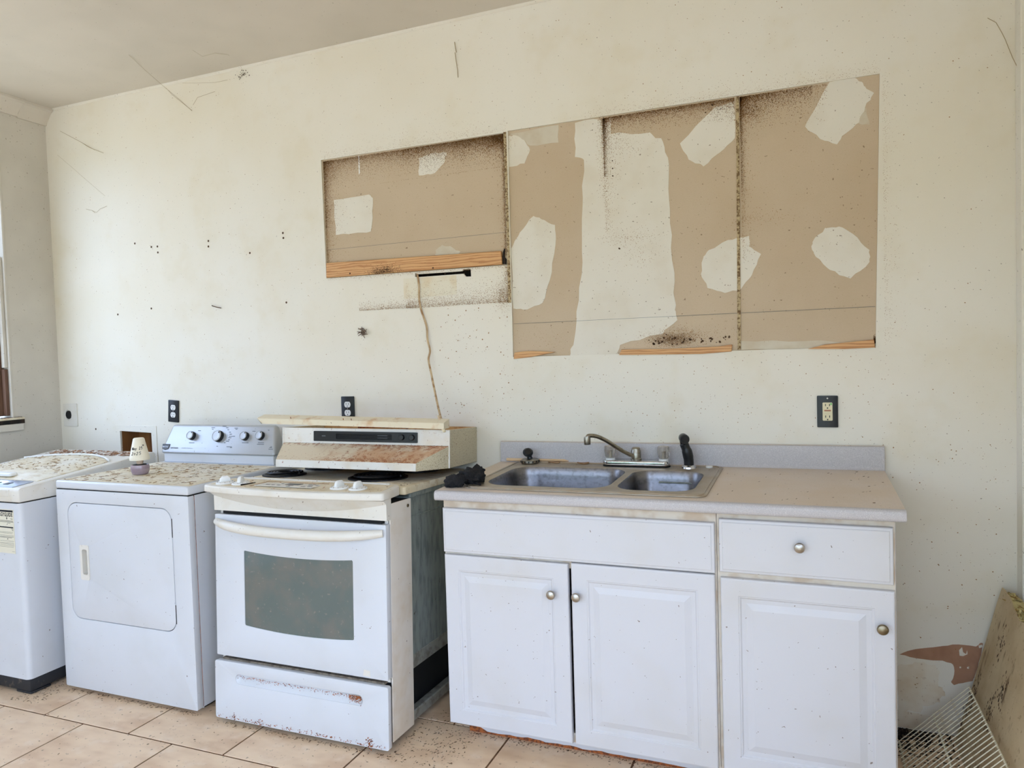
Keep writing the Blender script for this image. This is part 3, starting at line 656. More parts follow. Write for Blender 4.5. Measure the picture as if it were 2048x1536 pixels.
# cable
cp = []
for px, yy in [((834,546),0.03),((835,551),-0.008),((838,573),-0.009),((838,596),-0.008),((842,619),-0.010),((849,639),-0.012),((853.6,656),-0.014),((855,679),-0.018),((860,701),-0.022),((857,719),-0.03),((862,745),-0.06),((870,785),-0.12),((878,822),-0.2),((883,840),-0.27)]:
    cp.append(px3(px, yy))
def catmull(P, n=5):
    P = [Vector(p) for p in P]; out = []
    for i in range(len(P)-1):
        a, b, c, d = P[max(i-1, 0)], P[i], P[i+1], P[min(i+2, len(P)-1)]
        for k in range(n):
            t = k/n; out.append(0.5*((2*b)+(c-a)*t+(2*a-5*b+4*c-d)*t*t+(3*b-a-3*c+d)*t**3))
    out.append(P[-1]); return out
cb = thing('hanging_cable', 'beige electrical cable hanging from the wall slot down to the range hood', 'cable', px3((883,840), -0.27))
build('sheath', G().tube(catmull(cp, 5), 0.0048, 8, flat=0.6), m_cable, cb)
# bent nail and insect nest
nb = build('bent_nail', G().tube([px3((424,611), 0.0), px3((425,612), -0.012), px3((432,614), -0.02), px3((442,616), -0.024)], 0.0022, 8), m_spotdark, None, label='bent dark nail sticking out of the white wall above the dryer', cat='nail')
def web(name, polylines, r, label, cat, m=m_web):
    g = G()
    for pl in polylines: g.tube(pl, r, 4)
    return build(name, g, m, None, label=label, cat=cat)
cx, cz = onwall((727, 663))
pls = []
for k in range(26):
    a = rnd.uniform(0, 6.28); l = rnd.uniform(0.01, 0.028); s0 = (cx+rnd.gauss(0, 0.008), -0.003, cz+rnd.gauss(0, 0.006))
    pls.append([s0, (s0[0]+0.5*l*cos(a), -0.010-rnd.random()*0.006, s0[2]+0.5*l*sin(a)*0.7), (s0[0]+l*cos(a), -0.005-rnd.random()*0.008, s0[2]+l*sin(a)*0.7)])
web('insect_nest', pls, 0.0016, 'small tangled insect nest clinging to the wall left of the cable', 'nest', mat('nest_debris', S(128, 108, 92), 0.9))
def wl(pxs, ys): return [px3(p, yv) for p, yv in zip(pxs, ys)]
def onceil(px):
    d = f_cam+r_cam*((px[0]-1024)/FPX)-u_cam*((px[1]-768)/FPX); t = (ZC-0.004-CAM.z)/d.z; q = CAM+t*d; return (q.x, q.y, q.z)
web('cobweb', [[onceil((258,110)), onceil((290,140)), px3((330,175), -0.03), px3((360,200), -0.012), px3((384,222), -0.004)], wl([(332,176),(345,190),(384,221)], [-.02,-.02,-.004]), wl([(386,210),(395,195),(430,183)], [-.006,-.01,-.004])], 0.0008, 'long dusty cobweb strand hanging at the ceiling edge above the dryer', 'cobweb')
web('cobweb', [wl([(120,262),(165,286),(186,298),(207,306)], [-.02,-.01,-.008,-.004]), wl([(165,286),(175,293),(190,300)], [-.012,-.01,-.008])], 0.0009, 'dark cobweb strand on the wall near the left corner', 'cobweb')
web('cobweb', [wl([(115,310),(150,340),(168,356),(210,392)], [-.02,-.012,-.008,-.003])], 0.0005, 'faint thin cobweb strand on the brightly lit left wall area', 'cobweb')
web('cobweb', [wl([(172,418),(184,421),(193,425),(200,418),(214,412)], [-.004,-.008,-.008,-.006,-.003]), wl([(184,421),(190,426)], [-.004,-.003])], 0.0008, 'small hooked cobweb scrap on the brightly lit left wall area', 'cobweb')
web('cobweb', [wl([(1975,36),(1992,45),(2004,66),(2010,78),(2025,115),(2040,145),(2047,155)], [-.01,-.01,-.012,-.012,-.012,-.02,-.03])], 0.0011, 'brown cobweb strand in the upper right corner of the wall', 'cobweb')
web('cobweb', [[px3((910,105), -.004), px3((912,120), -.01), px3((915,140), -.006), px3((916,155), -.003)], [px3((909,84), -.004), px3((911,97), -.008), px3((913,105), -.004)]], 0.0016, 'brown insect husk and web hanging on the upper middle wall', 'cobweb')
web('cobweb', [[onceil((385,100)), onceil((405,113)), onceil((430,106)), onceil((455,109)), px3((478,122), -.02), px3((484,140), -.004)], [px3((365,166), -.02), px3((395,166), -.02), px3((430,165), -.012), px3((455,160), -.004)]], 0.0005, 'thin looped cobweb with droppings on the ceiling edge above the washer', 'cobweb')
build('droppings', spots(G(), blob(40, *onwall((486,150)), 0.02, 0.012, (0.0015, 0.004)), 'y', -0.004), m_spotdark, wall_back, smooth=False)['kind'] = 'stuff'

# ================================================================== WASHER
WX0, WX1, WFY, WBY = -2.532, -1.846, -0.850, -0.150
ws = thing('washing_machine', 'white top-load washing machine with yellow energy label at the left edge', 'washing machine', ((WX0+WX1)/2, (WFY+WBY)/2, 0))
gb = G()
gb.box(WX0+0.004, WX1-0.004, WFY+0.006, WBY, 0.012, 0.067)
gb.box(WX0+0.03, WX0+0.11, WFY+0.02, WFY+0.1, 0, 0.0125); gb.box(WX1-0.10, WX1-0.004, WFY+0.008, WFY+0.1, 0, 0.0125); gb.box(WX0+0.03, WX0+0.11, WBY-0.1, WBY-0.01, 0, 0.0125); gb.box(WX1-0.10, WX1-0.01, WBY-0.1, WBY-0.01, 0, 0.0125)
build('base', gb, m_base, ws, bevel=0.006)
build('cabinet', G().prism(rrect(WX0, WX1, WFY, WBY, 0.022), 'z', 0.066, 0.8175), m_enamel, ws, sharp=50)
build('seam', G().prism(rrect(WX0+0.004, WX1-0.004, WFY+0.004, WBY, 0.02), 'z', 0.8172, 0.8218), m_blackmatte, ws)
# top cap rising to the back
def zt(y): return 0.880+0.064*(y-WFY)/(0.67)
cap = [(WFY, 0.8215), (WFY, 0.872), (WFY+0.008, 0.881), (WFY+0.05, zt(WFY+0.05)), (WFY+0.67, zt(WFY+0.67)), (WBY-0.008, zt(WFY+0.67)), (WBY, zt(WFY+0.67)-0.01), (WBY, 0.8215)]
build('top_cap', G().prism(cap, 'x', WX0, WX1), m_almond, ws, bevel=0.012, seg=3)
# control strip at the front
cf = [(WFY+0.012, 0.8812), (WFY+0.105, zt(WFY+0.105)+0.0005), (WFY+0.105, zt(WFY+0.105)+0.004), (WFY+0.014, 0.885)]
build('control_panel', G().prism(cf, 'x', WX0+0.03, WX1-0.055), m_panelglass, ws, bevel=0.001, seg=1)
for k in range(7): build('control_button', G().prism([(WFY+0.04, zt(WFY+0.04)+0.0035), (WFY+0.065, zt(WFY+0.065)+0.0035), (WFY+0.065, zt(WFY+0.065)+0.006), (WFY+0.04, zt(WFY+0.04)+0.006)], 'x', WX0+0.08+k*0.075, WX0+0.11+k*0.075), m_greyink, ws, smooth=False)
build('front_inset', G().box(WX0+0.03, WX1-0.06, WFY-0.0015, WFY+0.01, 0.846, 0.874), m_almond, ws, bevel=0.001, seg=1)
# lid: domed sheet
gl = G(); nx, ny = 16, 14
for i in range(nx+1):
    for j in range(ny+1):
        x = WX0+0.045+(WX1-0.045-WX0-0.045)*i/nx; u = 2*i/nx-1
        ya = WFY+0.115+0.03*u*u*0; yb = WFY+0.56-0.10*u*u
        yy = ya+(yb-ya)*j/ny; v = j/ny
        gl.v.append((x, yy, zt(yy)+0.003+0.014*(1-u**4)*min(1, 6*v, 6*(1-v)+0.15)))
for i in range(nx):
    for j in range(ny):
        a = i*(ny+1)+j; gl.f.append((a, a+1, a+ny+2, a+ny+1))
n0 = len(gl.v); nf0 = len(gl.f)
gl.v += [(p[0], p[1], zt(p[1])-0.002) for p in gl.v[:n0]]
gl.f += [tuple(i+n0 for i in f[::-1]) for f in gl.f[:nf0]]
per = [i*(ny+1) for i in range(nx+1)]+[nx*(ny+1)+j for j in range(1, ny+1)]+[i*(ny+1)+ny for i in range(nx-1, -1, -1)]+[j for j in range(ny-1, 0, -1)]
for a, b in zip(per, per[1:]+per[:1]): gl.f.append((a, b, b+n0, a+n0))
lid = build('lid', gl, m_topdirt, ws, sharp=50)
arc = []
for i in range(17):
    u = 2*i/16-1; x = WX0+0.045+(WX1-WX0-0.09)*i/16; yy = WFY+0.562-0.10*u*u; arc.append((x, yy+0.004, zt(yy)+0.008))
build('lid_rear_trim', G().tube(arc, 0.005, 6), m_white_pl, ws)
build('lid_handle', G().prism(rrect(WX0+0.24, WX1-0.24, WFY+0.125, WFY+0.165, 0.012), 'z', zt(WFY+0.14)+0.010, zt(WFY+0.14)+0.024), m_white_pl, lid, bevel=0.004)
# energy label
lb = build('energy_label', G().box(-2.016, -1.884, WFY-0.0012, WFY-0.0002, 0.604, 0.791), m_paper, ws, smooth=False, label='yellowed paper energy guide label')
gt = G(); yl = WFY-0.0015
gt.add([(-2.013, yl, 0.780), (-1.887, yl, 0.780), (-1.887, yl, 0.788), (-2.013, yl, 0.788)], [(0, 1, 2, 3)])
add_text(gt, 'ENERGYGUIDE', 0.0225, -1.890, 0.7615, yl, 'r', 0.0006, 0.78)
gt.add([(-1.9285, yl, 0.761), (-1.9255, yl, 0.761), (-1.9255, yl, 0.754), (-1.9225, yl, 0.754), (-1.927, yl, 0.747), (-1.9315, yl, 0.754), (-1.9285, yl, 0.754)], [(0, 1, 2, 3, 4, 5, 6)])
gt.add([(-2.012, yl, 0.7125), (-1.889, yl, 0.7125), (-1.889, yl, 0.7175), (-2.012, yl, 0.7175)], [(0, 1, 2, 3)])
for z0, x0, x1, h in [(0.752,-1.906,-1.890,.0012),(0.749,-1.900,-1.890,.0012),(0.742,-2.01,-1.889,.0016),(0.737,-2.01,-1.887,.0018),(0.7325,-1.926,-1.905,.0014),(0.726,-1.928,-1.924,.003),(0.709,-1.904,-1.889,.0014),(0.705,-1.9,-1.889,.0014),(0.701,-1.897,-1.889,.0014),(0.694,-2.01,-1.892,.0009),(0.689,-2.01,-1.896,.0009),(0.680,-2.01,-1.889,.0009),(0.674,-2.01,-1.889,.0014),(0.670,-2.01,-1.90,.0014),(0.663,-1.93,-1.925,.004),(0.656,-2.01,-1.889,.0009),(0.648,-2.01,-1.889,.0009),(0.643,-2.01,-1.889,.0009),(0.637,-2.01,-1.889,.0009),(0.631,-2.01,-1.892,.0009),(0.612,-1.903,-1.887,.0008)]:
    gt.add([(x0, yl, z0), (x1, yl, z0), (x1, yl, z0+h), (x0, yl, z0+h)], [(0, 1, 2, 3)])
build('label_print', gt, m_ink, lb, smooth=False)['kind'] = 'stuff'

# ================================================================== DRYER
DX0, DX1, DFY, DBY = -1.754, -1.016, -0.752, -0.125
dr = thing('clothes_dryer', 'white front-load dryer with silver control panel between washer and range', 'clothes dryer', ((DX0+DX1)/2, (DFY+DBY)/2, 0))
DXa, DXb, DZa, DZb = -1.688, -1.107, 0.322, 0.812
fp = G().plate(rrect(DX0, DX1, 0.018, 0.8665, 0.006), [rrect(DXa-0.003, DXb+0.003, DZa-0.003, DZb+0.003, 0.052)], DFY, DFY+0.03)
build('front_panel', fp, m_enamel, dr, bevel=0.006, seg=2, bang=60)
bs = G(); bs.box(DX0, DX0+0.004, DFY+0.0305, DBY, 0.018, 0.866); bs.box(DX1-0.004, DX1, DFY+0.033, DBY, 0.018, 0.866); bs.box(DX0, DX1, DBY-0.004, DBY, 0.018, 0.866); bs.box(DX0, DX1, DFY+0.03, DBY, 0.018, 0.022)
build('side_panels', bs, m_enamel, dr, smooth=False)
build('corner_seam', G().box(DX1-0.006, DX1-0.0008, DFY+0.0302, DFY+0.0332, 0.02, 0.866), m_rust, dr, smooth=False)
build('interior', G().box(DX0+0.01, DX1-0.01, DFY+0.045, DFY+0.05, 0.03, 0.86), m_blackmatte, dr, smooth=False)
build('top_seam', G().box(DX0+0.002, DX1-0.002, DFY+0.003, DBY, 0.866, 0.8695), m_blackmatte, dr, smooth=False)
build('top_panel', G().box(DX0-0.001, DX1+0.001, DFY-0.002, DBY, 0.8695, 0.9045), m_enamel, dr, bevel=0.009, seg=3)
gtop = G().prism(rrect(DX0+0.006, DX1-0.006, DFY+0.010, -0.226, 0.01), 'z', 0.9040, 0.9050)
build('grime_film', gtop, m_topdirt, dr, smooth=False)
HX0, HX1, HZ0, HZ1 = -1.622, -1.577, 0.492, 0.634
dd = build('door', G().plate(rrect(DXa, DXb, DZa, DZb, 0.05), [rrect(HX0, HX1, HZ0, HZ1, 0.006)], DFY-0.001, DFY+0.028), m_enamel, dr, bevel=0.003, seg=2, bang=60)
build('door_gasket', G().plate(rrect(DXa-0.008, DXb+0.008, DZa-0.008, DZb+0.008, 0.05), [rrect(DXa+0.03, DXb-0.03, DZa+0.03, DZb-0.03, 0.04)], DFY+0.032, DFY+0.04), m_blackmatte, dr, smooth=False)
gk = G().plate(rrect(HX0-0.003, HX1+0.003, HZ0-0.003, HZ1+0.003, 0.007), [rrect(HX0+0.010, HX1-0.006, HZ0+0.02, HZ1-0.016, 0.008)], DFY-0.004, DFY+0.002)
gk.box(HX0+0.004, HX1-0.003, DFY+0.022, DFY+0.026, HZ0+0.01, HZ1-0.01); gk.box(HX0+0.006, HX0+0.0095, DFY, DFY+0.024, HZ0+0.01, HZ1-0.01); gk.box(HX1-0.0055, HX1-0.003, DFY, DFY+0.024, HZ0+0.01, HZ1-0.01)
gk.box(HX0+0.006, HX1-0.004, DFY, DFY+0.024, HZ0+0.012, HZ0+0.0195); gk.box(HX0+0.006, HX1-0.004, DFY, DFY+0.024, HZ1-0.0155, HZ1-0.01)
build('handle', gk, m_almond, dd, label='cream recessed door handle')
for z0 in (0.70, 0.355):
    build('hinge_gap', G().box(DXb+0.0002, DXb+0.004, DFY-0.0005, DFY+0.006, z0, z0+0.075), m_cav, dr, smooth=False)
# console
CB, CT = -0.212, -0.158
c0 = [(-1.748, 0.945), (-1.052, 0.945)]; 
gcn = G()
bl, br_, tl, tr = (-1.750, CB, 0.947), (-1.046, CB, 0.947), (-1.712, CT, 1.086), (-1.046-0.030, CT, 1.086)
bk = -0.128
gcn.add([bl, br_, tr, tl, (bl[0], bk, 0.947), (br_[0], bk, 0.947), (tr[0], bk, 1.080), (tl[0], bk, 1.080)],
        [(0, 1, 2, 3), (4, 7, 6, 5), (0, 4, 5, 1), (1, 5, 6, 2), (2, 6, 7, 3), (3, 7, 4, 0)])
con = build('console', gcn, m_silver, dr, bevel=0.014, seg=3)
build('console_base', G().box(-1.735, -1.062, CB+0.012, bk, 0.9035, 0.9475), m_enamel, dr, bevel=0.003, seg=1)
ang = math.atan2(CT-CB, 1.086-0.947)
FC = Matrix.Translation((0, CB, 0.947)) @ Matrix.Rotation(-ang, 4, 'X')    # console face frame: x, -y outwards, z up the face
def cface(px):                                                             # point of the photo on the console face
    d = f_cam+r_cam*((px[0]-1024)/FPX)-u_cam*((px[1]-768)/FPX)
    Fi = FC.inverted(); o = Fi @ CAM; dd_ = Fi.to_3x3() @ d; tt = -o.y/dd_.y; q = o+tt*dd_; return q.x, q.z
for px, r in [((384,872),0.0205),((437,873),0.0275),((490,873),0.0205),((521,872),0.0205)]:
    x, z = cface(px)
    kn = build('knob', G().lathe([(r*1.02, 0.0), (r*1.0, -0.017), (r*0.94, -0.020)], (x+0.004, 0, z), 'y', 28), m_black, con, F=FC)
    build('knob_cap', G().lathe([(r*0.98, -0.0175), (r*0.97, -0.021), (r*0.80, -0.0225), (r*0.78, -0.0212), (r*0.2, -0.0205)], (x+0.004, 0, z), 'y', 28), m_silver, kn, F=FC)
    build('knob_pointer', G().box(x+0.004+r*0.42, x+0.004+r*0.62, -0.0225, -0.0208, z+r*0.45, z+r*0.75), m_ink, kn, F=FC, smooth=False)
gt = G()
def tick(px, wpx, hpx=1.1):
    x0, z = cface(px); x1, _ = cface((px[0]+wpx, px[1])); z2 = cface((px[0], px[1]-hpx))[1]
    gt.add([(x0, -0.0008, z), (x1, -0.0008, z), (x1, -0.0008, z2), (x0, -0.0008, z2)], [(0, 1, 2, 3)])
for p, w_ in [((396,862),6),((378,886),11),((423,856),7),((424,859),3),((445,853),8),((452,856),5),((455,860),3),((458,865),4),((459,869),5),((458,873),12),((457,876),6),((456,880),4),((452,883),6),((448,886),3),((433,893),3),((453,894),11),((460,896),4),((469,857),7),((471,859),4),((505,863),6),((484,886),13),((536,861),3),((516,886),12),((514,889),14),((537,899),9),((539,896),5),((541,894),3)]:
    tick(p, w_)
x, z = cface((341, 895.6))
add_text(gt, 'CENTENNIAL', 0.0085, x, z-0.003, -0.0008, 'l', 0.0003, 1.0)
x, z = cface((363, 896)); add_text(gt, 'COMMERCIAL TECHNOLOGY', 0.0055, x, z-0.002, -0.0008, 'l', 0, 1.0)
build('console_print', gt, m_greyink, con, F=FC, smooth=False)['kind'] = 'stuff'
x, z = cface((332, 893.5))
bd = build('badge', G().plate([(x-0.024, z+0.014), (x+0.024, z+0.014), (x+0.020, z-0.010), (x, z-0.017), (x-0.020, z-0.010)], [], -0.003, -0.0002), m_greyink, con, F=FC, bevel=0.0008, seg=1)
gt = G(); add_text(gt, 'MAYTAG', 0.0105, x, z-0.0035, -0.0034, 'c', 0.0002, 0.85)
build('badge_print', gt, m_silver, bd, F=FC, smooth=False)

# lamp-shaped candle on the dryer
LX, LY, LZ = -1.500, -0.545, 0.9051
lp = thing('candle_lamp', 'small purple candle jar with a cream lampshade, handwritten date on it', 'candle lamp', (LX, LY, LZ))
def lz(prof): return [(r, LZ+h) for r, h in prof]
build('jar', G().lathe(lz([(0.027, 0.0), (0.032, 0.003), (0.0370, 0.016), (0.0385, 0.030), (0.036, 0.041), (0.033, 0.043), (0.031, 0.038), (0.005, 0.036)]), (LX, LY, 0), 'z', 32), m_purple, lp)
build('wax_rim', G().lathe(lz([(0.027, 0.0365), (0.027, 0.0440), (0.016, 0.0455), (0.005, 0.045)]), (LX, LY, 0), 'z', 24), m_blackmatte, lp)
build('neck', G().lathe(lz([(0.009, 0.040), (0.014, 0.050), (0.0155, 0.066), (0.012, 0.075), (0.004, 0.076)]), (LX, LY, 0), 'z', 20), m_tan, lp)
R0, R1, H0, H1 = 0.0405, 0.0218, 0.064, 0.160
sh = build('shade', G().lathe(lz([(R0-0.002, H0), (R0, H0), (R0, H0+0.012), (R0-0.001, H0+0.014), (R1+0.001, H1-0.004), (R1-0.003, H1), (0.003, H1-0.001)]), (LX, LY, 0), 'z', 40), m_shade, lp)
# handwriting: strokes wrapped on the cone. coordinates in metres on the developed surface
STK = {'M': [[(0,0),(.05,1),(.45,.25),(.85,1),(.95,0)]], 'a': [[(.8,.55),(.4,.65),(.1,.35),(.3,.02),(.7,.3),(.8,.6),(.85,0)]], 'y': [[(.1,.6),(.4,.1)],[(.8,.65),(.4,-.1),(.1,-.45)]],
       '2': [[(.1,.75),(.4,1),(.75,.75),(.5,.4),(.05,0),(.85,.05)]], '5': [[(.85,1),(.25,.95),(.2,.55),(.6,.6),(.8,.3),(.5,0),(.1,.1)]], '0': [[(.5,.75),(.15,.45),(.4,.05),(.75,.3),(.55,.75)]],
       't': [[(.4,1),(.4,0)],[(.1,.65),(.8,.7)]], 'h': [[(.15,1),(.15,0)],[(.15,.4),(.55,.6),(.7,0)]]}
gt = G()
phi0 = math.atan2(CAM.y-LY, CAM.x-LX)
def oncone(s, h):
    k = (h-H0-0.014)/(H1-0.004-H0-0.014); r = (R0-0.001)+(R1+0.001-R0+0.001)*k+0.0007
    a = phi0+(s)/0.034
    return (LX+r*cos(a), LY+r*sin(a), LZ+h)
def write(txt, s, h, cw, ch, slant=0.12):
    for c in txt:
        if c != ' ':
            for stk in STK[c]:
                pts = catmull([(s+p[0]*cw+slant*p[1]*ch, 0, h+p[1]*ch+0.06*(s)) for p in stk], 4)
                gt.tube([oncone(p.x, p.z) for p in pts], 0.00085, 5)
        s += cw*1.28
write('May 25', -0.034, 0.112, 0.0064, 0.0115); write('th', 0.015, 0.125, 0.0034, 0.006); write('2025', -0.032, 0.090, 0.0078, 0.0128)
build('handwriting', gt, m_ink, sh)

# ================================================================== RANGE (leaning slightly backwards)
RX0, RX1 = -0.910, -0.145; RC = (RX0+RX1)/2; RA = -0.040
FR = Matrix.Translation((0, -0.755, 0)) @ Matrix.Rotation(RA, 4, 'X')     # local: y=0 is the door front, +y to the wall
rg = thing('kitchen_range', 'off-white slide-in electric range with coil burners and oven window', 'range', (RC, -0.44, 0), Matrix.Rotation(RA, 4, 'X'))
def rp(name, g, m, parent=None, **k): return build(name, g, m, parent or rg, F=FR, **k)
m_galv2 = mat('dull_zinc_rail', S(160, 160, 150), 0.55, metal=0.3, layers=[dict(scale=30, lo=0.45, hi=0.7, col=S(120, 116, 104), amt=0.8), dict(scale=20, lo=0.66, hi=0.72, col=S(96, 64, 42), amt=0.8)])
rp('body', G().box(RX0+0.006, RX1-0.006, 0.172, 0.69, 0.285, 0.885), m_galv, smooth=False)
rp('body_flange', G().box(RX0+0.002, RX1-0.002, 0.172, 0.69, 0.795, 0.80), m_galv, bevel=0.001, seg=1)
rp('lower_rail', G().box(RX1-0.03, RX1-0.004, 0.172, 0.69, 0.232, 0.288), m_galv2, bevel=0.004, seg=1)
rp('lower_rail', G().box(RX0+0.004, RX0+0.03, 0.172, 0.69, 0.232, 0.288), m_galv2, bevel=0.004, seg=1)
rp('base_rail', G().box(RX1-0.04, RX1-0.006, 0.172, 0.69, 0.036, 0.075), m_galv2, bevel=0.004, seg=1)
rp('base_rail', G().box(RX0+0.006, RX0+0.04, 0.172, 0.69, 0.036, 0.075), m_galv2, bevel=0.004, seg=1)
rp('drawer_cavity', G().box(RX0+0.05, RX1-0.05, 0.18, 0.68, 0.05, 0.23), m_blackmatte, smooth=False)
for xa in (RX0, RX1-0.006):
    rp('side_panel', G().box(xa, xa+0.006, 0.0286, 0.176, 0.030, 0.869), m_rangeside, bevel=0.002, seg=1)
rp('side_screw', G().lathe([(0.0002, 0.004), (0.006, 0.003), (0.006, -0.001)][::-1], (RX1, 0.150, 0.845), 'x', 12), m_darknickel)
rp('front_frame', G().box(RX0+0.0065, RX1-0.0065, 0.031, 0.1715, 0.032, 0.868), m_blackmatte, smooth=False)
for x0_ in (RX0+0.006, RX1-0.037): rp('front_post', G().box(x0_+0.001, x0_+0.029, 0.0285, 0.0308, 0.241, 0.83), m_rangeside, smooth=False)
rp('drawer_ledge', G().box(RX0+0.02, RX1-0.02, 0.008, 0.031, 0.2395, 0.246), mat('gray_ledge_dirt', S(132, 120, 104), 0.9, layers=[dict(scale=60, lo=0.4, hi=0.65, col=S(96, 84, 70))]), smooth=False)
# drawer with a pressed-in finger grip
DW0, DW1 = RX0-0.001, RX1+0.006
gx0, gx1, gz0, gz1 = -0.812, -0.243, 0.160, 0.198
dwr = rp('storage_drawer', G().plate(rrect(DW0, DW1, 0.020, 0.240, 0.008), [rrect(gx0, gx1, gz0, gz1, 0.018)], -0.012, 0.008), m_enamel, bevel=0.004, seg=2, bang=60)
o1 = rrect(gx0, gx1, gz0, gz1, 0.018); o2 = rrect(gx0+0.012, gx1-0.012, gz0+0.022, gz1-0.006, 0.005)
gg = G(); n_ = len(o1)
gg.add([(p[0], -0.0095, p[1]) for p in o1]+[(p[0], 0.007, p[1]) for p in o2], [(i, (i+1) % n_, n_+(i+1) % n_, n_+i) for i in range(n_)]+[tuple(range(n_, 2*n_))])
rp('finger_grip', gg, m_enamel, dwr, sharp=60)
gr = G(); grp = []
for a, b, n in ((-0.30, -0.248, 260), (-0.80, -0.30, 260)):
    for _ in range(n): grp.append((rnd.uniform(a, b), gz1-0.004-abs(rnd.gauss(0, 0.006 if a < -0.5 else 0.012)), rnd.uniform(0.0008, 0.0026)))
grp = [q for q in grp if q[1] > gz0]
spots(gr, [q for q in grp], 'y', -0.0125)
spots(gr, [(rnd.uniform(DW0+0.01, DW1-0.01), 0.024+abs(rnd.gauss(0, 0.006)), rnd.uniform(0.001, 0.003)) for _ in range(220)], 'y', -0.0128)
spots(gr, blob(50, -0.215, 0.035, 0.006, 0.012, (0.001, 0.004))+blob(30, -0.82, 0.035, 0.004, 0.008, (0.001, 0.003))+blob(24, -0.70, 0.03, 0.005, 0.006, (0.001, 0.003)), 'y', -0.013)
rp('rust_spots', gr, m_rust, dwr, smooth=False)['kind'] = 'stuff'
# oven door with arched window
def arcpts(x0, x1, z, sag, n=14): return [(x0+(x1-x0)*k/n, z-sag*(1-(2*k/n-1)**2)) for k in range(n+1)]
OW0, OW1 = -0.772, -0.283
def winshape(d, r=0.012):
    top = arcpts(OW1-d, OW0+d, 0.668-d, 0.012); bot = arcpts(OW0+d, OW1-d, 0.384+d, 0.012)
    # cut corners a little
    return [(top[0][0]-r*0.25, top[0][1])]+top[1:-1]+[(top[-1][0]+r*0.25, top[-1][1]), (top[-1][0], top[-1][1]-r*0.4)]+[(bot[0][0], bot[0][1]+r*0.4), (bot[0][0]+r*0.25, bot[0][1])]+bot[1:-1]+[(bot[-1][0]-r*0.25, bot[-1][1]), (bot[-1][0], bot[-1][1]+r*0.4), (top[0][0], top[0][1]-r*0.4)]
od = rp('oven_door', G().plate(rrect(RX0, RX1, 0.258, 0.800, 0.004), [winshape(0)], -0.001, 0.028), m_enamel, bevel=0.002, seg=2, bang=60)
rp('window_glass', G().plate(winshape(-0.006), [], 0.0015, 0.006), m_ovenglass, od, smooth=False)
# handle: shallow bowed bar
hp = []
for k in range(21):
    u = 2*k/20-1; hp.append((RC+u*0.372, -0.004-0.052*(1-u**4), 0.772-0.016*(1-u*u)))
gh_ = G(); hw = [0.013+0.006*(1-abs(2*k/20-1)**6) for k in range(21)]
rp('door_handle', G().tube(hp, hw, 12, flat=1.0), m_almond, od)
rp('door_chip', G().plate(irregular([(-0.247, 0.264), (-0.216, 0.262), (-0.218, 0.284), (-0.243, 0.287)], 2, 0.001, 5), [], -0.0016, -0.0009), m_almond, od, smooth=False)
# black gap, apron, control panel
rp('vent_gap', G().box(RX0+0.03, RX1-0.022, 0.010, 0.0295, 0.802, 0.815), m_blackmatte, smooth=False)
ap = []
NB = 18
CP0, CP1 = -0.936, -0.134; CM = (CP0+CP1)/2
def bow(x): u = (x-CM)/((CP1-CP0)/2); return 0.042*(1-u*u)
ga = G()
for k in range(NB+1):
    x = RX0-0.004+(RX1+0.008-RX0)*k/NB; u = 2*k/NB-1
    zb = 0.815; zmid = 0.872-0.040*(1-u*u)
    ga.v += [(x, 0.0, zb), (x, -0.002, zmid), (x, -0.018-bow(x)*0.8, 0.886), (x, -0.018-bow(x)*0.8+0.03, 0.890), (x, 0.03, 0.890), (x, 0.03, zb)]
for k in range(NB):
    for j in range(6):
        a, b = k*6+j, k*6+(j+1) % 6; ga.f.append((a, b, b+6, a+6))
ga.f += [tuple(range(6)), tuple(NB*6+j for j in range(6))[::-1]]
rp('apron', ga, m_almond, sharp=28)
def pan(inset=0.0):
    front = [(CP0+inset+(CP1-CP0-2*inset)*k/NB, -0.036-bow(CP0+(CP1-CP0)*k/NB)+inset) for k in range(NB+1)]
    return front
fr = pan(); fr = [(CP0, 0.0), (CP0, -0.026), (CP0+0.006, -0.034)]+fr[1:-1]+[(CP1-0.006, -0.034), (CP1, -0.026), (CP1, 0.0), (CP1-0.015, 0.10), (CP1-0.03, 0.118), (CP0+0.03, 0.118), (CP0+0.015, 0.10)]
def cz(y): return 0.913+0.012*max(0, min(1, (y+0.08)/0.19))
gcp = G().prism(fr, 'z', 0.889, 0.913)
gcp.v = [(p[0], p[1], p[2]+(0.012*max(0, min(1, (p[1]+0.08)/0.19)) if p[2] > 0.9 else 0)) for p in gcp.v]
cpn = rp('control_panel', gcp, m_almond, bevel=0.006, seg=3)
gpf = [(CP0+0.022, 0.0), (CP0+0.020, -0.016)]+[(x, y+0.022) for x, y in pan()[2:-2]]+[(CP1-0.020, -0.016), (CP1-0.022, 0.0), (CP1-0.035, 0.10), (CP0+0.035, 0.10)]
g_ = G().prism(gpf, 'z', 0.0, 0.0006); g_.v = [(p[0], p[1], cz(p[1])+p[2]) for p in g_.v]
rp('panel_grime', g_, mat('grimy_panel_film', S(226, 212, 184), 0.5, layers=[dict(scale=9, lo=0.4, hi=0.7, col=S(208, 188, 150), amt=0.9), dict(scale=50, lo=0.62, hi=0.7, col=S(160, 120, 78), amt=0.7)]), cpn, smooth=False)
rp('panel_rear_rim', G().box(CP0+0.06, CP1-0.06, 0.105, 0.116, cz(0.11)-0.002, cz(0.11)+0.0045), m_almond, cpn, bevel=0.002, seg=2)
slope = math.atan2(0.012, 0.19)
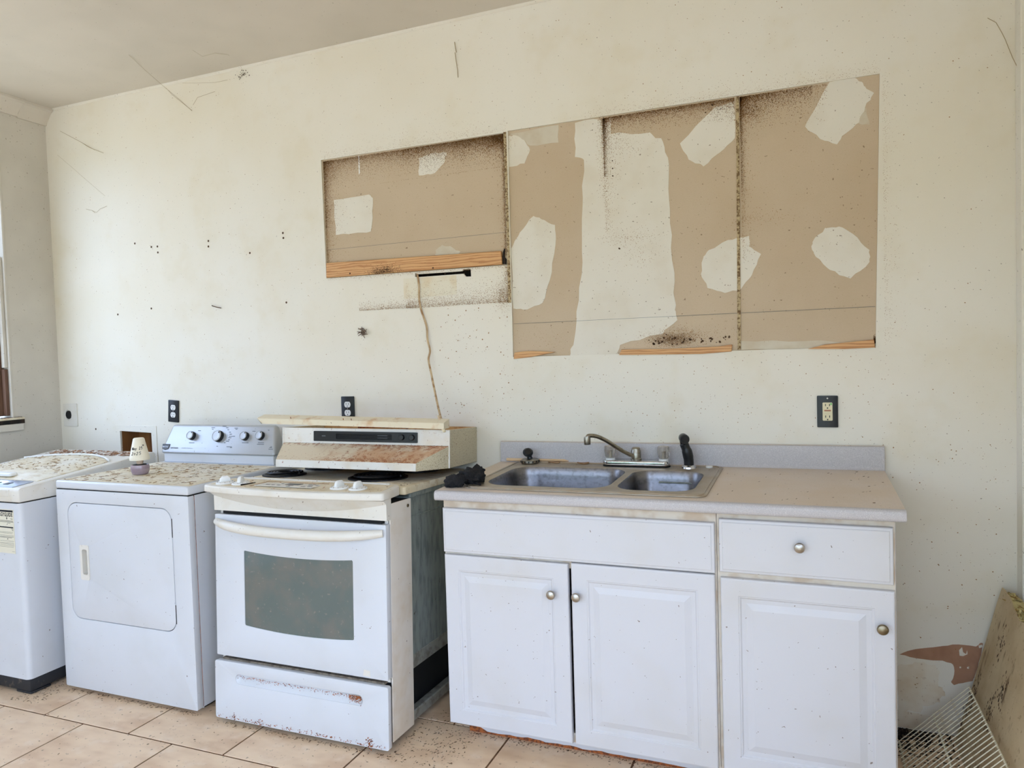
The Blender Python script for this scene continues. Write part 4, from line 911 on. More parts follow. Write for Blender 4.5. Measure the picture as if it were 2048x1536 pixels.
def dial(x, y, rotz):
    Fk = FR @ Matrix.Translation((x, y, cz(y))) @ Matrix.Rotation(slope, 4, 'X') @ Matrix.Rotation(rotz, 4, 'Z')
    k = build('burner_knob', G().lathe([(0.034, 0.0), (0.034, 0.0035), (0.031, 0.0065), (0.018, 0.0085), (0.004, 0.009)], (0, 0, 0), 'z', 28), m_white_pl, cpn, F=Fk)
    gg = G().prism([(-0.021, 0.007), (0.021, 0.007), (0.019, 0.020), (0.011, 0.029), (-0.009, 0.029), (-0.018, 0.020)], 'y', -0.0068, 0.0068)
    build('grip', gg, m_white_pl, k, F=Fk, bevel=0.003, seg=2)
    tk = G()
    for q in range(10):
        a = 2*pi*q/10; tk.box(0.0285*cos(a)-0.0012, 0.0285*cos(a)+0.0012, 0.0285*sin(a)-0.0012, 0.0285*sin(a)+0.0012, 0.006, 0.0078)
    build('dial_marks', tk, m_greyink, k, F=Fk, smooth=False)['kind'] = 'stuff'
dial(-0.866, 0.008, radians(60)); dial(-0.791, 0.010, radians(110)); dial(-0.345, 0.014, radians(80)); dial(-0.266, 0.014, radians(80))
ds = rp('display_panel', G().prism([(-0.700, 0.060), (-0.445, 0.060), (-0.440, -0.022), (-0.700, -0.022)], 'z', cz(0.03)-0.0005, cz(0.03)+0.0022), m_almond, cpn, bevel=0.001, seg=1)
rp('panel_crack', G().tube([(-0.718, -0.022, cz(-0.022)+0.001), (-0.708, 0.068, cz(0.068)+0.001), (-0.43, 0.070, cz(0.07)+0.001)], 0.0014, 5), m_rubber, cpn)
rp('digital_display', G().box(-0.590, -0.530, 0.018, 0.050, cz(0.03)+0.0020, cz(0.03)+0.0034), m_lcd, ds, smooth=False)
gb_ = G()
for x, y, w_ in [(-0.61,.012,.018),(-0.585,.012,.014),(-0.56,.012,.014),(-0.565,.045,.01),(-0.45,.055,.016),(-0.43,.055,.012),(-0.43,.028,.018),(-0.445,.004,.018),(-0.415,.004,.018),(-0.505,.010,.02),(-0.505,-.004,.016),(-0.41,.045,.010)]:
    rp('touch_button', G().box(x-0.055, x-0.055+w_, y-0.012, y-0.004, cz(0.03)+0.0019, cz(0.03)+0.0028), m_greyink, ds, smooth=False)

rp('maker_mark', G().box(-0.600, -0.555, -0.050, -0.042, cz(-0.046)-0.0006, cz(-0.046)+0.0006), m_greyink, cpn, smooth=False)
# cooktop with burners
ck = rp('cooktop', G().prism(rrect(CP0+0.02, CP1-0.002, 0.118, 0.70, 0.012), 'z', 0.888, 0.9165), m_topdirt, bevel=0.004, seg=2)
rp('cooktop_flange', G().box(RX0, RX1+0.004, 0.172, 0.69, 0.872, 0.8885), m_galv, smooth=False)
def burner(x, y, R, nt):
    b = rp('drip_pan', G().lathe([(R+0.016, 0.9165), (R+0.016, 0.9215), (R+0.006, 0.9235), (R-0.004, 0.917), (0.03, 0.9172), (0.003, 0.9172)], (x, y, 0), 'z', 40), m_coil, ck)
    pts = []; N_ = 26*nt
    for k in range(N_+1):
        a = 2*pi*k/26; r = R-(R-0.026)*k/N_; pts.append((x+r*cos(a), y+r*sin(a), 0.9285))
    rp('coil', G().tube(pts, 0.0042, 6), m_coil, b)
burner(-0.822, 0.300, 0.074, 4); burner(-0.375, 0.318, 0.103, 5); burner(-0.79, 0.57, 0.094, 5); burner(-0.345, 0.58, 0.074, 4)
for x0_ in (RX0+0.05, RX1-0.08):
    for y0_, zz in ((0.06, 0.0025), (0.62, 0.0255)):
        rp('foot', G().lathe([(0.016, zz), (0.016, zz+0.01), (0.008, zz+0.012), (0.008, 0.05)], (x0_+0.015, y0_, 0), 'z', 12), m_blackmatte)

# ================================================================== RANGE HOOD lying on the cooktop
HM = Matrix.Translation((-0.477, -0.352, 0.943)) @ Matrix.Rotation(0.08, 4, 'Z') @ Matrix.Rotation(0.013, 4, 'Y') @ Matrix.Rotation(-0.062, 4, 'X')
hd = thing('range_hood', 'rusty white range hood with black vent strip resting on the cooktop', 'range hood', (-0.477, -0.352, 0.943), HM.to_3x3().to_4x4())
HWd, HD, HC, HH, HS, HL, HT = 0.381, 0.318, 0.155, 0.151, 0.087, 0.026, 0.81
def hp_(name, g, m, parent=None, **k): return build(name, g, m, parent or hd, F=HM, **k)
t_ = 0.003
hp_('front_face', G().box(-HWd, HWd, 0, t_, HS, HH), m_hood, bevel=0.001, seg=1)
for sx in (-1, 1):
    a, b = sorted((sx*HWd, sx*(HWd-t_)))
    hp_('side_panel', G().box(a, b, t_, HD, 0, HH), m_hoodside, bevel=0.001, seg=1)
    hp_('corner_edge', G().box(sx*HWd-0.003, sx*HWd+0.003, -0.003, 0.004, 0.0, HH), m_hood, bevel=0.001, seg=1)
hp_('back_panel', G().box(-HWd+t_, HWd-t_, HD-t_, HD, 0, HH), m_rusttop, smooth=False)
hp_('top_panel', G().box(-HWd+t_, HWd-t_, t_, HD-t_, HH-0.030, HH-0.027), m_rusttop, smooth=False)
# flanges round the open top
hp_('top_flange', G().box(-HWd+t_, HWd-t_, t_, 0.02, HH-0.003, HH), m_trim, smooth=False)
hp_('top_flange', G().box(HWd-0.02, HWd-t_, 0.02, HD-t_, HH-0.003, HH), m_rusttop, smooth=False)
hp_('duct_collar', G().tube([(0.0+0.115*cos(a), 0.17+0.06*sin(a), HH-0.002) for a in [pi*k/14 for k in range(15)]], 0.006, 6), m_rust)
# sloping canopy
w2 = HWd*HT; yc = -HC
gcv = G()
gcv.add([(-HWd, 0, HS), (HWd, 0, HS), (w2, yc, HL+0.004), (-w2, yc, HL+0.004), (-HWd, t_, HS-0.006), (HWd, t_, HS-0.006), (w2, yc+t_, HL-0.002), (-w2, yc+t_, HL-0.002)],
        [(0, 1, 2, 3), (4, 7, 6, 5), (0, 4, 5, 1), (2, 6, 7, 3), (1, 5, 6, 2), (0, 3, 7, 4)])
cn = hp_('canopy', gcv, m_hoodrust, bevel=0.001, seg=1)
hp_('canopy_lip', G().box(-w2, w2, yc-0.001, yc+0.003, 0, HL+0.004), m_hood, bevel=0.001, seg=1)
for sx in (-1, 1):
    g_ = G().add([(sx*HWd, 0, 0), (sx*HWd, 0, HS), (sx*w2, yc, HL+0.004), (sx*w2, yc, 0), (sx*(HWd-t_), 0, 0), (sx*(HWd-t_), 0, HS), (sx*(w2-t_), yc, HL+0.004), (sx*(w2-t_), yc, 0)],
                 [(0, 1, 2, 3), (4, 7, 6, 5), (0, 4, 5, 1), (1, 5, 6, 2), (2, 6, 7, 3), (3, 7, 4, 0)])
    hp_('canopy_cheek', g_, m_hoodside, bevel=0.0006, seg=1)
# rust flecks on the canopy and along the folds
def rustflecks(n, fn):
    g = G()
    for _ in range(n):
        c = fn(); s_ = rnd.uniform(0.0012, 0.004); th = rnd.uniform(0, 6.28)
        dx, dy = s_*cos(th), s_*sin(th); sl = (HS-HL-0.004)/HC
        g.add([(c[0]-dx, c[1]-dy*0.6, c[2]-dy*0.6*sl+0.0012), (c[0]+dy*0.5, c[1]-dx*0.3, c[2]-dx*0.3*sl+0.0018), (c[0]+dx, c[1]+dy*0.6, c[2]+dy*0.6*sl+0.0012), (c[0]-dy*0.5, c[1]+dx*0.3, c[2]+dx*0.3*sl+0.0012)], [(0, 1, 2, 3)])
    return g
def onslope():
    t = rnd.random(); v = rnd.random()
    if rnd.random() < 0.5: t = 1-abs(rnd.gauss(0, 0.18))
    if rnd.random() < 0.25: t = abs(rnd.gauss(0, 0.06))
    t = max(0.01, min(0.99, t)); xx = rnd.uniform(-1, 1) if rnd.random() < 0.3 else max(-1, min(1, rnd.gauss(0.35, 0.35)))
    return (xx*(HWd+(w2-HWd)*t)*0.99, yc*t, HS+(HL+0.004-HS)*t)
hp_('rust_flecks', rustflecks(700, onslope), m_rust, cn, smooth=False)['kind'] = 'stuff'
# black vent and switch strip
vs_ = hp_('vent_strip', G().plate(rrect(-0.229, 0.245, HS+0.010, HH-0.012, 0.003), [rrect(-0.122, 0.133, HS+0.020, HH-0.022, 0.001)], -0.007, -0.0002), m_black, bevel=0.0015, seg=1)
hp_('vent_back', G().box(-0.127, 0.138, -0.0012, -0.0004, HS+0.015, HH-0.017), m_blackmatte, vs_, smooth=False)
for k in range(5):
    z0 = HS+0.0215+k*0.0042; hp_('vent_slat', G().box(-0.122, 0.133, -0.0055, -0.0015, z0, z0+0.0014), m_black, vs_, smooth=False)
for zz in (HS+0.026, HS+0.036): hp_('painted_glint', G().box(0.068, 0.113, -0.0062, -0.0055, zz, zz+0.0022), m_greyink, vs_, smooth=False)  # grey bars painted in as a glint on the slats
for xx in (0.178, 0.223): hp_('fan_switch', G().lathe([(0.012, -0.007), (0.0115, -0.014), (0.010, -0.016), (0.002, -0.0162)], (xx, 0, HS+0.032), 'y', 18), m_black, vs_)
hp_('logo_plate', G().box(-0.189, -0.172, -0.0078, -0.007, HS+0.030, HS+0.034), m_greyink, vs_, smooth=False)
# painted moulding stick lying on the hood
tbA, tbB = Vector((-1.000, -0.366, 1.110)), Vector((-0.098, -0.352, 1.0925))
tb = thing('trim_stick', 'long cream painted trim stick lying on top of the range hood', 'trim stick', (tbA+tbB)/2)
dirv = (tbB-tbA).normalized(); sd = Vector((0, 1, 0)); upv = dirv.cross(sd)*-1
if upv.z < 0: upv = -upv
gtb = G()
secA = [(-0.002, 0.004), (-0.002, 0.027), (0.006, 0.030), (0.046, 0.040), (0.046, 0.004)]
La = (tbB-tbA).length
for s_, sh_ in ((0.0, 0.0), (0.022, 0), (La, 0)):
    for a, b in secA:
        q = tbA+dirv*(s_+(0.0 if s_ else 0.028*(1 if b < 0.01 else 0)))+sd*a+upv*b; gtb.v.append(tuple(q))
for i in range(2):
    for j in range(5): gtb.f.append((i*5+j, i*5+(j+1) % 5, (i+1)*5+(j+1) % 5, (i+1)*5+j))
gtb.f += [(4, 3, 2, 1, 0), (10, 11, 12, 13, 14)]
build('stick', gtb, m_trim, tb)
gst = G()
for s_ in (0.16, 0.40, 0.435): 
    q = tbA+dirv*(s_*1.1)+sd*0.001+upv*0.029; gst.tube([q, q+upv*0.007-dirv*0.002], 0.0016, 5)
build('staple', gst, m_rust, tb)
build('end_strip', G().tube([px3((876,831), -0.30), px3((882,848), -0.335), px3((889,864), -0.358)], [0.004, 0.006, 0.007], 6, flat=0.4), m_trim, cb)

# ================================================================== BASE CABINETS
def knob_at(parent, x, y, z, m):
    build('knob', G().lathe([(0.006, y), (0.006, y-0.010), (0.010, y-0.014), (0.0145, y-0.018), (0.0155, y-0.023), (0.013, y-0.028), (0.006, y-0.031), (0.001, y-0.0315)], (x, 0, z), 'y', 24), m, parent)
def nested(g, x0, x1, z0, z1, prof, back):
    loops = [[(x0, back, z0), (x1, back, z0), (x1, back, z1), (x0, back, z1)]]
    for ins, yy in prof: loops.append([(x0+ins, yy, z0+ins), (x1-ins, yy, z0+ins), (x1-ins, yy, z1-ins), (x0+ins, yy, z1-ins)])
    vs = [p for l in loops for p in l]; fs = [(0, 3, 2, 1)]
    for k in range(len(loops)-1):
        for j in range(4): fs.append((k*4+j, k*4+(j+1) % 4, (k+1)*4+(j+1) % 4, (k+1)*4+j))
    e = (len(loops)-1)*4; fs.append((e, e+1, e+2, e+3)); g.add(vs, fs); return g
YB = -0.586
def front(name, parent, x0, x1, z0, z1, panel=True):
    y = -0.605
    if panel: prof = [(0, y+0.004), (0.0018, y+0.001), (0.005, y), (0.052, y), (0.0535, y+0.0015), (0.057, y+0.0018), (0.061, y+0.0060), (0.074, y+0.0066), (0.094, y+0.0012), (0.097, y+0.0012)]
    else: prof = [(0, y+0.006), (0.002, y+0.0025), (0.009, y+0.0018), (0.011, y), (0.012, y)]
    return build(name, nested(G(), x0, x1, z0, z1, prof, YB-0.0005), m_enamel_cab, parent, smooth=False)
c1 = thing('sink_base_cabinet', 'white two-door sink base cabinet with a wide false drawer front', 'cabinet', (0.478, -0.3, 0))
def carcass(par, x0, x1):
    g = G(); g.box(x0+0.0003, x0+0.016, YB+0.0184, -0.02, 0.0685, 0.868); g.box(x1-0.016, x1-0.0003, YB+0.0184, -0.02, 0.0685, 0.868); g.box(x0+0.0163, x1-0.0163, YB+0.0184, -0.02, 0.0685, 0.084)
    build('carcass', g, m_cabbody, par, smooth=False)
    fr_ = G().plate([(x0, 0.068), (x1, 0.068), (x1, 0.872), (x0, 0.872)], [[(x0+0.03, 0.10), (x1-0.03, 0.10), (x1-0.03, 0.66), (x0+0.03, 0.66)], [(x0+0.03, 0.71), (x1-0.03, 0.71), (x1-0.03, 0.84), (x0+0.03, 0.84)]], YB, YB+0.018)
    build('face_frame', fr_, m_cabbody, par, smooth=False)
carcass(c1, 0.012, 0.953)
front('false_drawer_front', c1, 0.014, 0.949, 0.687, 0.844, False)
d_ = front('door', c1, 0.017, 0.475, 0.071, 0.679); knob_at(d_, 0.420, -0.605, 0.577, m_nickel)
d_ = front('door', c1, 0.4855, 0.948, 0.071, 0.683); knob_at(d_, 0.507, -0.605, 0.577, m_nickel)
def toe(par, x0, x1, seed):
    r = random.Random(seed); bot = []; n = 40
    for k in range(n+1):
        x = x0+(x1-x0)*k/n; bot.append((x, 0.010+0.006*mnoise.noise((x*9, seed, 0))+0.004*r.random()+(0.02*(1-k/3) if k < 3 and seed == 1 else 0)))
    build('toe_kick', G().plate(bot+[(x1, 0.0678), (x0, 0.0678)], [], -0.516, -0.512), m_enamel_cab, par, smooth=False)
    build('toe_kick_core', G().plate([(x0-(0.006 if seed == 1 else 0), 0.0)]+[(x1, 0.0)]+[(x1, 0.0675), (x0-(0.006 if seed == 1 else 0), 0.0675)], [], -0.5115, -0.496), m_rust, par, smooth=False)
toe(c1, 0.055, 0.953, 1)
c2 = thing('drawer_base_cabinet', 'white narrow base cabinet with one drawer above one door', 'cabinet', (1.2, -0.3, 0))
carcass(c2, 0.9545, 1.444)
d_ = front('drawer_front', c2, 0.962, 1.4385, 0.694, 0.858, False); knob_at(d_, 1.192, -0.605, 0.790, m_nickel)
d_ = front('door', c2, 0.964, 1.441, 0.071, 0.677); knob_at(d_, 1.407, -0.605, 0.573, m_darknickel)
toe(c2, 0.955, 1.44, 2)
build('end_panel', G().box(1.4442, 1.447, YB+0.0185, -0.02, 0.068, 0.868), m_enamel_cab, c2, smooth=False)

# ================================================================== COUNTERTOP (slightly out of level), SINK, FAUCET
FT = Matrix.Translation((0, -0.635, 0.909)) @ Matrix.Rotation(-0.0035, 4, 'Y') @ Matrix.Rotation(0.026, 4, 'X')   # u=x, v from the front edge, w up
RT = FT.to_3x3().to_4x4()
CW = 1.468
ct = thing('countertop', 'gray speckled laminate countertop with backsplash over the white cabinets', 'countertop', FT @ Vector((CW/2, 0.31, -0.034)), RT)
SU0, SU1, SV0, SV1 = 0.080, 0.922, 0.058, 0.600
hole = rrect(SU0+0.018, SU1-0.018, SV0+0.018, SV1-0.018, 0.03)
def cpt(name, g, m, par=None, **k): return build(name, g, m, par or ct, F=FT, **k)
cpt('worktop', G().plate([(0, 0.022), (CW, 0.022), (CW, 0.626), (0, 0.626)], [hole], -0.030, 0.0, 'z'), m_lamtop, smooth=False)
nose = [(0.0225, 0.0)]+[(0.013-0.013*sin(radians(a)), -0.013+0.013*cos(radians(a))) for a in range(0, 91, 15)]+[(0.0, -0.022)]+[(0.010-0.010*cos(radians(a)), -0.024-0.010*sin(radians(a))) for a in range(0, 91, 18)]+[(0.0225, -0.034)]
cpt('front_edge', G().prism([(p[0], p[1]) for p in nose], 'x', 0, CW), m_lam, sharp=40)
spl = [(0.6262, -0.030), (0.6262, 0.006), (0.612, 0.0)] 
sp = [(0.606, 0.0002), (0.610, 0.004), (0.6115, 0.012), (0.6115, 0.078), (0.6135, 0.083), (0.618, 0.085), (0.631, 0.085), (0.631, 0.0002)]
cpt('backsplash', G().prism(sp, 'x', 0.0, CW), m_lam, sharp=40)
cpt('backsplash_top', G().box(0.0, CW, 0.6175, 0.6305, 0.0851, 0.0858), m_lamtop, smooth=False)
for x0_, x1_ in ((-0.0012, -0.0002), (CW+0.0002, CW+0.0012)):
    cpt('end_cap', G().prism([(0.004, -0.030), (0.002, -0.012), (0.012, -0.002), (0.605, -0.002), (0.613, 0.010), (0.613, 0.083), (0.630, 0.083), (0.630, -0.030)], 'x', x0_, x1_), m_lam, smooth=False)

sk = thing('kitchen_sink', 'stainless steel double bowl drop-in sink in the gray countertop', 'sink', FT @ Vector(((SU0+SU1)/2, (SV0+SV1)/2, -0.18)), RT)
def skp(name, g, m, par=None, **k): return build(name, g, m, par or sk, F=FT, **k)
def bowl_outline(u0, u1, v0, v1, r, sk_=0.0, n=8):
    return [(p[0]+sk_*(p[1]-(v0+v1)/2), p[1]) for p in rrect(u0, u1, v0, v1, r, n)]
B1 = (0.128, 0.585, 0.120, 0.490, 0.085); B2 = (0.612, 0.872, 0.120, 0.475, 0.075)
rimz = 0.0045
rim = skp('rim', G().plate(rrect(SU0, SU1, SV0, SV1, 0.035), [bowl_outline(*B1), bowl_outline(*B2)], 0.0003, rimz, 'z'), m_rim, bevel=0.002, seg=2, bang=60)
ridge = rrect(SU0+0.012, SU1-0.012, SV0+0.010, SV1-0.012, 0.03); ridge = ridge+[ridge[0]]
skp('rim_bead', G().tube([(p[0], p[1], rimz) for p in ridge], 0.0035, 6, caps=False), m_rim, rim)
def bowl(nm, B, depth):
    u0, u1, v0, v1, r = B; levels = [(0.0, rimz-0.0005), (0.004, -0.004), (0.008, -0.03), (0.014, -depth*0.6), (0.024, -depth+0.035), (0.045, -depth+0.008), (0.075, -depth)]
    g = G(); first = None; n_ = 0; rings = []
    for ins, zz in levels:
        o = rrect(u0+ins, u1-ins, v0+ins, v1-ins, max(0.02, r-ins*0.6), 8); rings.append([(p[0], p[1], zz) for p in o])
    cu, cv = (u0+u1)/2, (v0+v1)/2+0.03; n_ = len(rings[0])
    vs = [p for l in rings for p in l]
    fs = [(k*n_+j, k*n_+(j+1) % n_, (k+1)*n_+(j+1) % n_, (k+1)*n_+j) for k in range(len(rings)-1) for j in range(n_)]
    fs.append(tuple((len(rings)-1)*n_+j for j in range(n_)))
    g.add(vs, fs)
    b = skp(nm, g, m_steel, sharp=60)
    skp('drain', G().lathe([(0.045, -depth+0.0005), (0.045, -depth+0.002), (0.036, -depth+0.0025), (0.030, -depth-0.004), (0.004, -depth-0.006)], ((u0+u1)/2, (v0+v1)/2, 0), 'z', 24), m_chrome, b)
    return b
bowl('large_bowl', B1, 0.175); b2 = bowl('small_bowl', B2, 0.150)
skp('stamped_slot', G().tube([(0.70, B2[3]-0.0095, -0.038), (0.845, B2[3]-0.0095, -0.038)], 0.006, 8, flat=0.6), m_galv, b2)

# faucet
fb = FT @ Vector((0.596, 0.556, rimz))
fa = thing('kitchen_faucet', 'chrome two-handle kitchen faucet with clear knobs behind the sink', 'faucet', fb, RT)
Z0 = rimz+0.0002
def fp_(name, g, m, par=None, **k): return build(name, g, m, par or fa, F=FT, **k)
fp_('gasket', G().prism(rrect(0.464, 0.728, 0.526, 0.586, 0.028), 'z', Z0, Z0+0.003), m_blackmatte, smooth=False)
fp_('base_plate', G().prism(rrect(0.465, 0.727, 0.527, 0.585, 0.027), 'z', Z0+0.0028, Z0+0.024), m_chrome, bevel=0.006, seg=3)
fp_('spout_body', G().lathe([(0.021, Z0+0.024), (0.021, Z0+0.030), (0.019, Z0+0.032), (0.019, Z0+0.060), (0.0165, Z0+0.064), (0.0165, Z0+0.070), (0.013, Z0+0.074), (0.003, Z0+0.075)], (0.597, 0.556, 0), 'z', 24), m_spout)
spp = catmull([(0.597, 0.548, Z0+0.038), (0.575, 0.53, Z0+0.050), (0.545, 0.50, Z0+0.075), (0.505, 0.462, Z0+0.112), (0.475, 0.436, Z0+0.132), (0.452, 0.418, Z0+0.137), (0.445, 0.412, Z0+0.133), (0.444, 0.411, Z0+0.118)], 5)
so = fp_('spout', G().tube(spp, 0.0078, 12), m_spout)
fp_('aerator', G().lathe([(0.0115, Z0+0.134), (0.0125, Z0+0.128), (0.0125, Z0+0.106), (0.0115, Z0+0.104), (0.002, Z0+0.105)], (0.444, 0.411, 0), 'z', 18), m_spout, so)
for uu in (0.494, 0.703):
    h = fp_('handle_collar', G().lathe([(0.019, Z0+0.0235), (0.018, Z0+0.030), (0.012, Z0+0.033), (0.002, Z0+0.033)], (uu, 0.556, 0), 'z', 20), m_white_pl)
    fp_('handle_stem', G().lathe([(0.006, Z0+0.03), (0.006, Z0+0.06), (0.002, Z0+0.061)], (uu, 0.556, 0), 'z', 12), m_darknickel, h)
    fp_('clear_knob', G().lathe([(0.017, Z0+0.0335), (0.020, Z0+0.038), (0.0225, Z0+0.060), (0.0215, Z0+0.076), (0.018, Z0+0.079), (0.002, Z0+0.0785)], (uu, 0.556, 0), 'z', 48, flute=0.06, nf=10), m_acrylic, h)
# side sprayer
sr = thing('sink_sprayer', 'black pull-out sprayer standing beside the faucet', 'sprayer', FT @ Vector((0.800, 0.545, rimz)), RT)
build('sprayer_base', G().lathe([(0.028, Z0), (0.027, Z0+0.006), (0.019, Z0+0.010), (0.017, Z0+0.013), (0.003, Z0+0.0135)], (0.800, 0.545, 0), 'z', 24), m_chrome, sr, F=FT)
hb = build('sprayer_handle', G().tube(catmull([(0.800, 0.545, Z0+0.010), (0.799, 0.545, Z0+0.035), (0.794, 0.543, Z0+0.065), (0.785, 0.540, Z0+0.092), (0.782, 0.537, Z0+0.104)], 4), [0.0185]*5+[0.0195]*4+[0.017]*4+[0.0135]*4, 14), m_black, sr, F=FT)
build('sprayer_head', G().tube([(0.776, 0.556, Z0+0.114), (0.782, 0.538, Z0+0.116), (0.793, 0.505, Z0+0.114), (0.795, 0.500, Z0+0.1138)], [0.010, 0.0170, 0.0185, 0.016], 20), m_black, hb, F=FT)
# strainer stopper
sb = thing('sink_strainer', 'round sink strainer with a black rubber knob on the sink edge', 'strainer', FT @ Vector((0.150, 0.565, rimz)), RT)
build('basket', G().lathe([(0.034, Z0), (0.038, Z0+0.004), (0.038, Z0+0.014), (0.030, Z0+0.018), (0.008, Z0+0.020), (0.002, Z0+0.020)], (0.150, 0.565, 0), 'z', 28), m_spout, sb, F=FT)
gq = G()
for k in range(14):
    a = 2*pi*k/14; gq.box(0.150+0.0375*cos(a)-0.002, 0.150+0.0375*cos(a)+0.002, 0.565+0.0375*sin(a)-0.002, 0.565+0.0375*sin(a)+0.002, Z0+0.005, Z0+0.012)
build('basket_slots', gq, m_ink, sb, F=FT, smooth=False)['kind'] = 'stuff'
build('rubber_knob', G().tube([(0.150, 0.565, Z0+0.018), (0.148, 0.563, Z0+0.030), (0.146, 0.560, Z0+0.036)], [0.012, 0.009, 0.012], 12), m_black, sb, F=FT)
gk2 = G().lathe([(0.001, -0.008), (0.014, -0.007), (0.0215, 0.0), (0.014, 0.007), (0.001, 0.008)], (0, 0, 0), 'z', 20)
gk2.xf(Matrix.Translation((0.145, 0.558, Z0+0.045)) @ Matrix.Rotation(radians(50), 4, 'X') @ Matrix.Rotation(radians(20), 4, 'Y'))
build('stopper_cap', gk2, m_black, sb, F=FT)
# wooden stick, rubber rings, white cap, cloth
build('wooden_stick', G().tube([(0.030, 0.6085-0.004, 0.010), (0.10, 0.6035, 0.010), (0.285, 0.6035, 0.011), (0.305, 0.6035, 0.009)], [0.0068, 0.0068, 0.0062, 0.0016], 6), mat('pale_stick_wood', S(226, 194, 152), 0.6, layers=[dict(scale=30, lo=0.4, hi=0.7, col=S(196, 150, 104), stretch=(0.2, 1, 1), amt=0.8)]), None, F=FT, label='thin wooden stick lying against the backsplash behind the strainer', cat='stick')
for i_, (uu, vv, rr, lab) in enumerate(((0.250, 0.578, 0.020, 'thin tan rubber band lying on the sink edge next to the strainer'), (0.375, 0.575, 0.020, 'thin tan rubber band lying on the sink edge next to the faucet'))):
    ring = [(uu+rr*1.2*cos(a), vv+rr*0.55*sin(a), rimz+0.0016+0.002*(1+sin(2*a+i_))) for a in [2*pi*k/20 for k in range(21)]]
    build('rubber_band', G().tube(ring, 0.0018, 5, caps=False), m_rubber, None, F=FT, label=lab, cat='rubber band', group='rubber bands on the sink edge')
build('plastic_cap', G().lathe([(0.014, rimz+0.0003), (0.013, rimz+0.005), (0.004, rimz+0.006), (0.001, rimz+0.006)], (0.872, 0.566, 0), 'z', 18), m_white_pl, None, F=FT, label='small flat white plastic cap on the rear corner of the sink', cat='cap')
# crumpled black cloth: folded lumps as one continuous displaced surface
def lump(c, rx, ry, rz, seed, n=30, m_=18, amp=0.35, fr_=38):
    g = G()
    for j in range(m_+1):
        th = pi*j/m_
        for i in range(n):
            ph = 2*pi*i/n; d = Vector((sin(th)*cos(ph), sin(th)*sin(ph), cos(th)))
            q = d*1.3+Vector((seed, seed*2, 0)); k = 1+amp*mnoise.noise(q*1.6)+amp*0.55*abs(mnoise.noise(q*4.5))-0.1+amp*0.3*mnoise.noise(q*9)
            z = c[2]+rz*d.z*k
            g.v.append((c[0]+rx*d.x*k, c[1]+ry*d.y*k, max(0.0008, z)))
    for j in range(m_):
        for i in range(n): g.f.append((j*n+i, j*n+(i+1) % n, (j+1)*n+(i+1) % n, (j+1)*n+i))
    return g
gl_ = lump((0.045, 0.088, 0.020), 0.044, 0.034, 0.026, 3)
g2 = lump((0.082, 0.150, 0.028), 0.045, 0.060, 0.032, 7, amp=0.45); gl_.add(g2.v, g2.f)
g3 = lump((0.028, 0.075, 0.010), 0.020, 0.022, 0.014, 5); gl_.add(g3.v, g3.f)
gl_.tube(catmull([(0.10, 0.13, 0.01), (0.12, 0.115, 0.006), (0.135, 0.10, 0.008)], 4), [0.008, 0.007, 0.007, 0.006, 0.006, 0.006, 0.005, 0.004, 0.002], 7)
build('black_cloth', gl_, m_cloth, None, F=FT, sharp=70, label='crumpled black knit cloth on the left front corner of the countertop', cat='cloth')

# ================================================================== RIGHT CORNER: wire shelf and leaning board
A = Vector((1.494, -0.112, 0.008)); Bq = Vector((1.703, -0.112, 0.2285)); LEN = 1.05
dirS = (Bq-A).normalized(); nrm = Vector((0, -1, 0)).cross(dirS).normalized()
sf = thing('wire_shelf', 'ivory coated wire shelf leaning in the corner beside the cabinet', 'wire shelf', (1.6, -0.5, 0))
fwd = Vector((0, -1, 0))
wd = (Bq-A).length
for t in (0.0, 0.5, 1.0):
    p0 = A+dirS*wd*t; build('rail', G().tube([p0-nrm*0.003, p0-nrm*0.003+fwd*LEN], 0.0035, 8), m_wire, sf)
wire0 = None
nw = 41
for k in range(nw):
    o0 = A+fwd*(0.012+k*0.0254)
    if wire0 is None:
        wire0 = build('wire', G().tube([o0-dirS*0.004+nrm*0.002, o0+dirS*(wd+0.004)+nrm*0.002], 0.0016, 6), m_wire, sf)
    else:
        c = wire0.copy(); COL.objects.link(c); c.parent = sf; c.location = fwd*(k*0.0254)
# board
lean = math.atan2(0.085, 0.339)
BT = Matrix.Translation((1.674, 0, 0.001)) @ Matrix.Rotation(lean, 4, 'Y')     # local z up the board, x thickness towards the wall
bb = thing('leaning_board', 'water-stained brown insulation board leaning on the right wall', 'board', (1.70, -0.6, 0.0))
face = [(-0.045, 0.0), (-1.30, 0.0), (-1.30, 0.50)]
r_ = random.Random(4)
topedge = [(-1.30+1.25*k/24, 0.55+0.010*r_.uniform(-1, 1)+(0.012 if k > 21 else 0)) for k in range(25)]
fo = [(-0.048+0.006*mnoise.noise((z*7, 0, 0)), z) for z in [0.52-0.52*k/12 for k in range(13)]]
outl = [(-1.30, 0.0)]+topedge+fo
build('facing', G().plate(outl, [], 0.0, 0.004, 'x'), m_board, bb, F=BT, smooth=False)
inner_ = [(p[0] if p[0] < -1.2 else p[0]-0.004, max(0.001, p[1]-0.008+0.012*mnoise.noise((p[0]*30, p[1]*30, 2)))) for p in outl]
build('foam_core', G().plate([(p[0], p[1]) for p in inner_], [], 0.0042, 0.044, 'x'), m_foam, bb, F=BT, smooth=False)
build('rear_facing', G().plate([(p[0], max(0.002, p[1]-0.012)) for p in outl], [], 0.0442, 0.047, 'x'), m_board, bb, F=BT, smooth=False)
gtf = G()
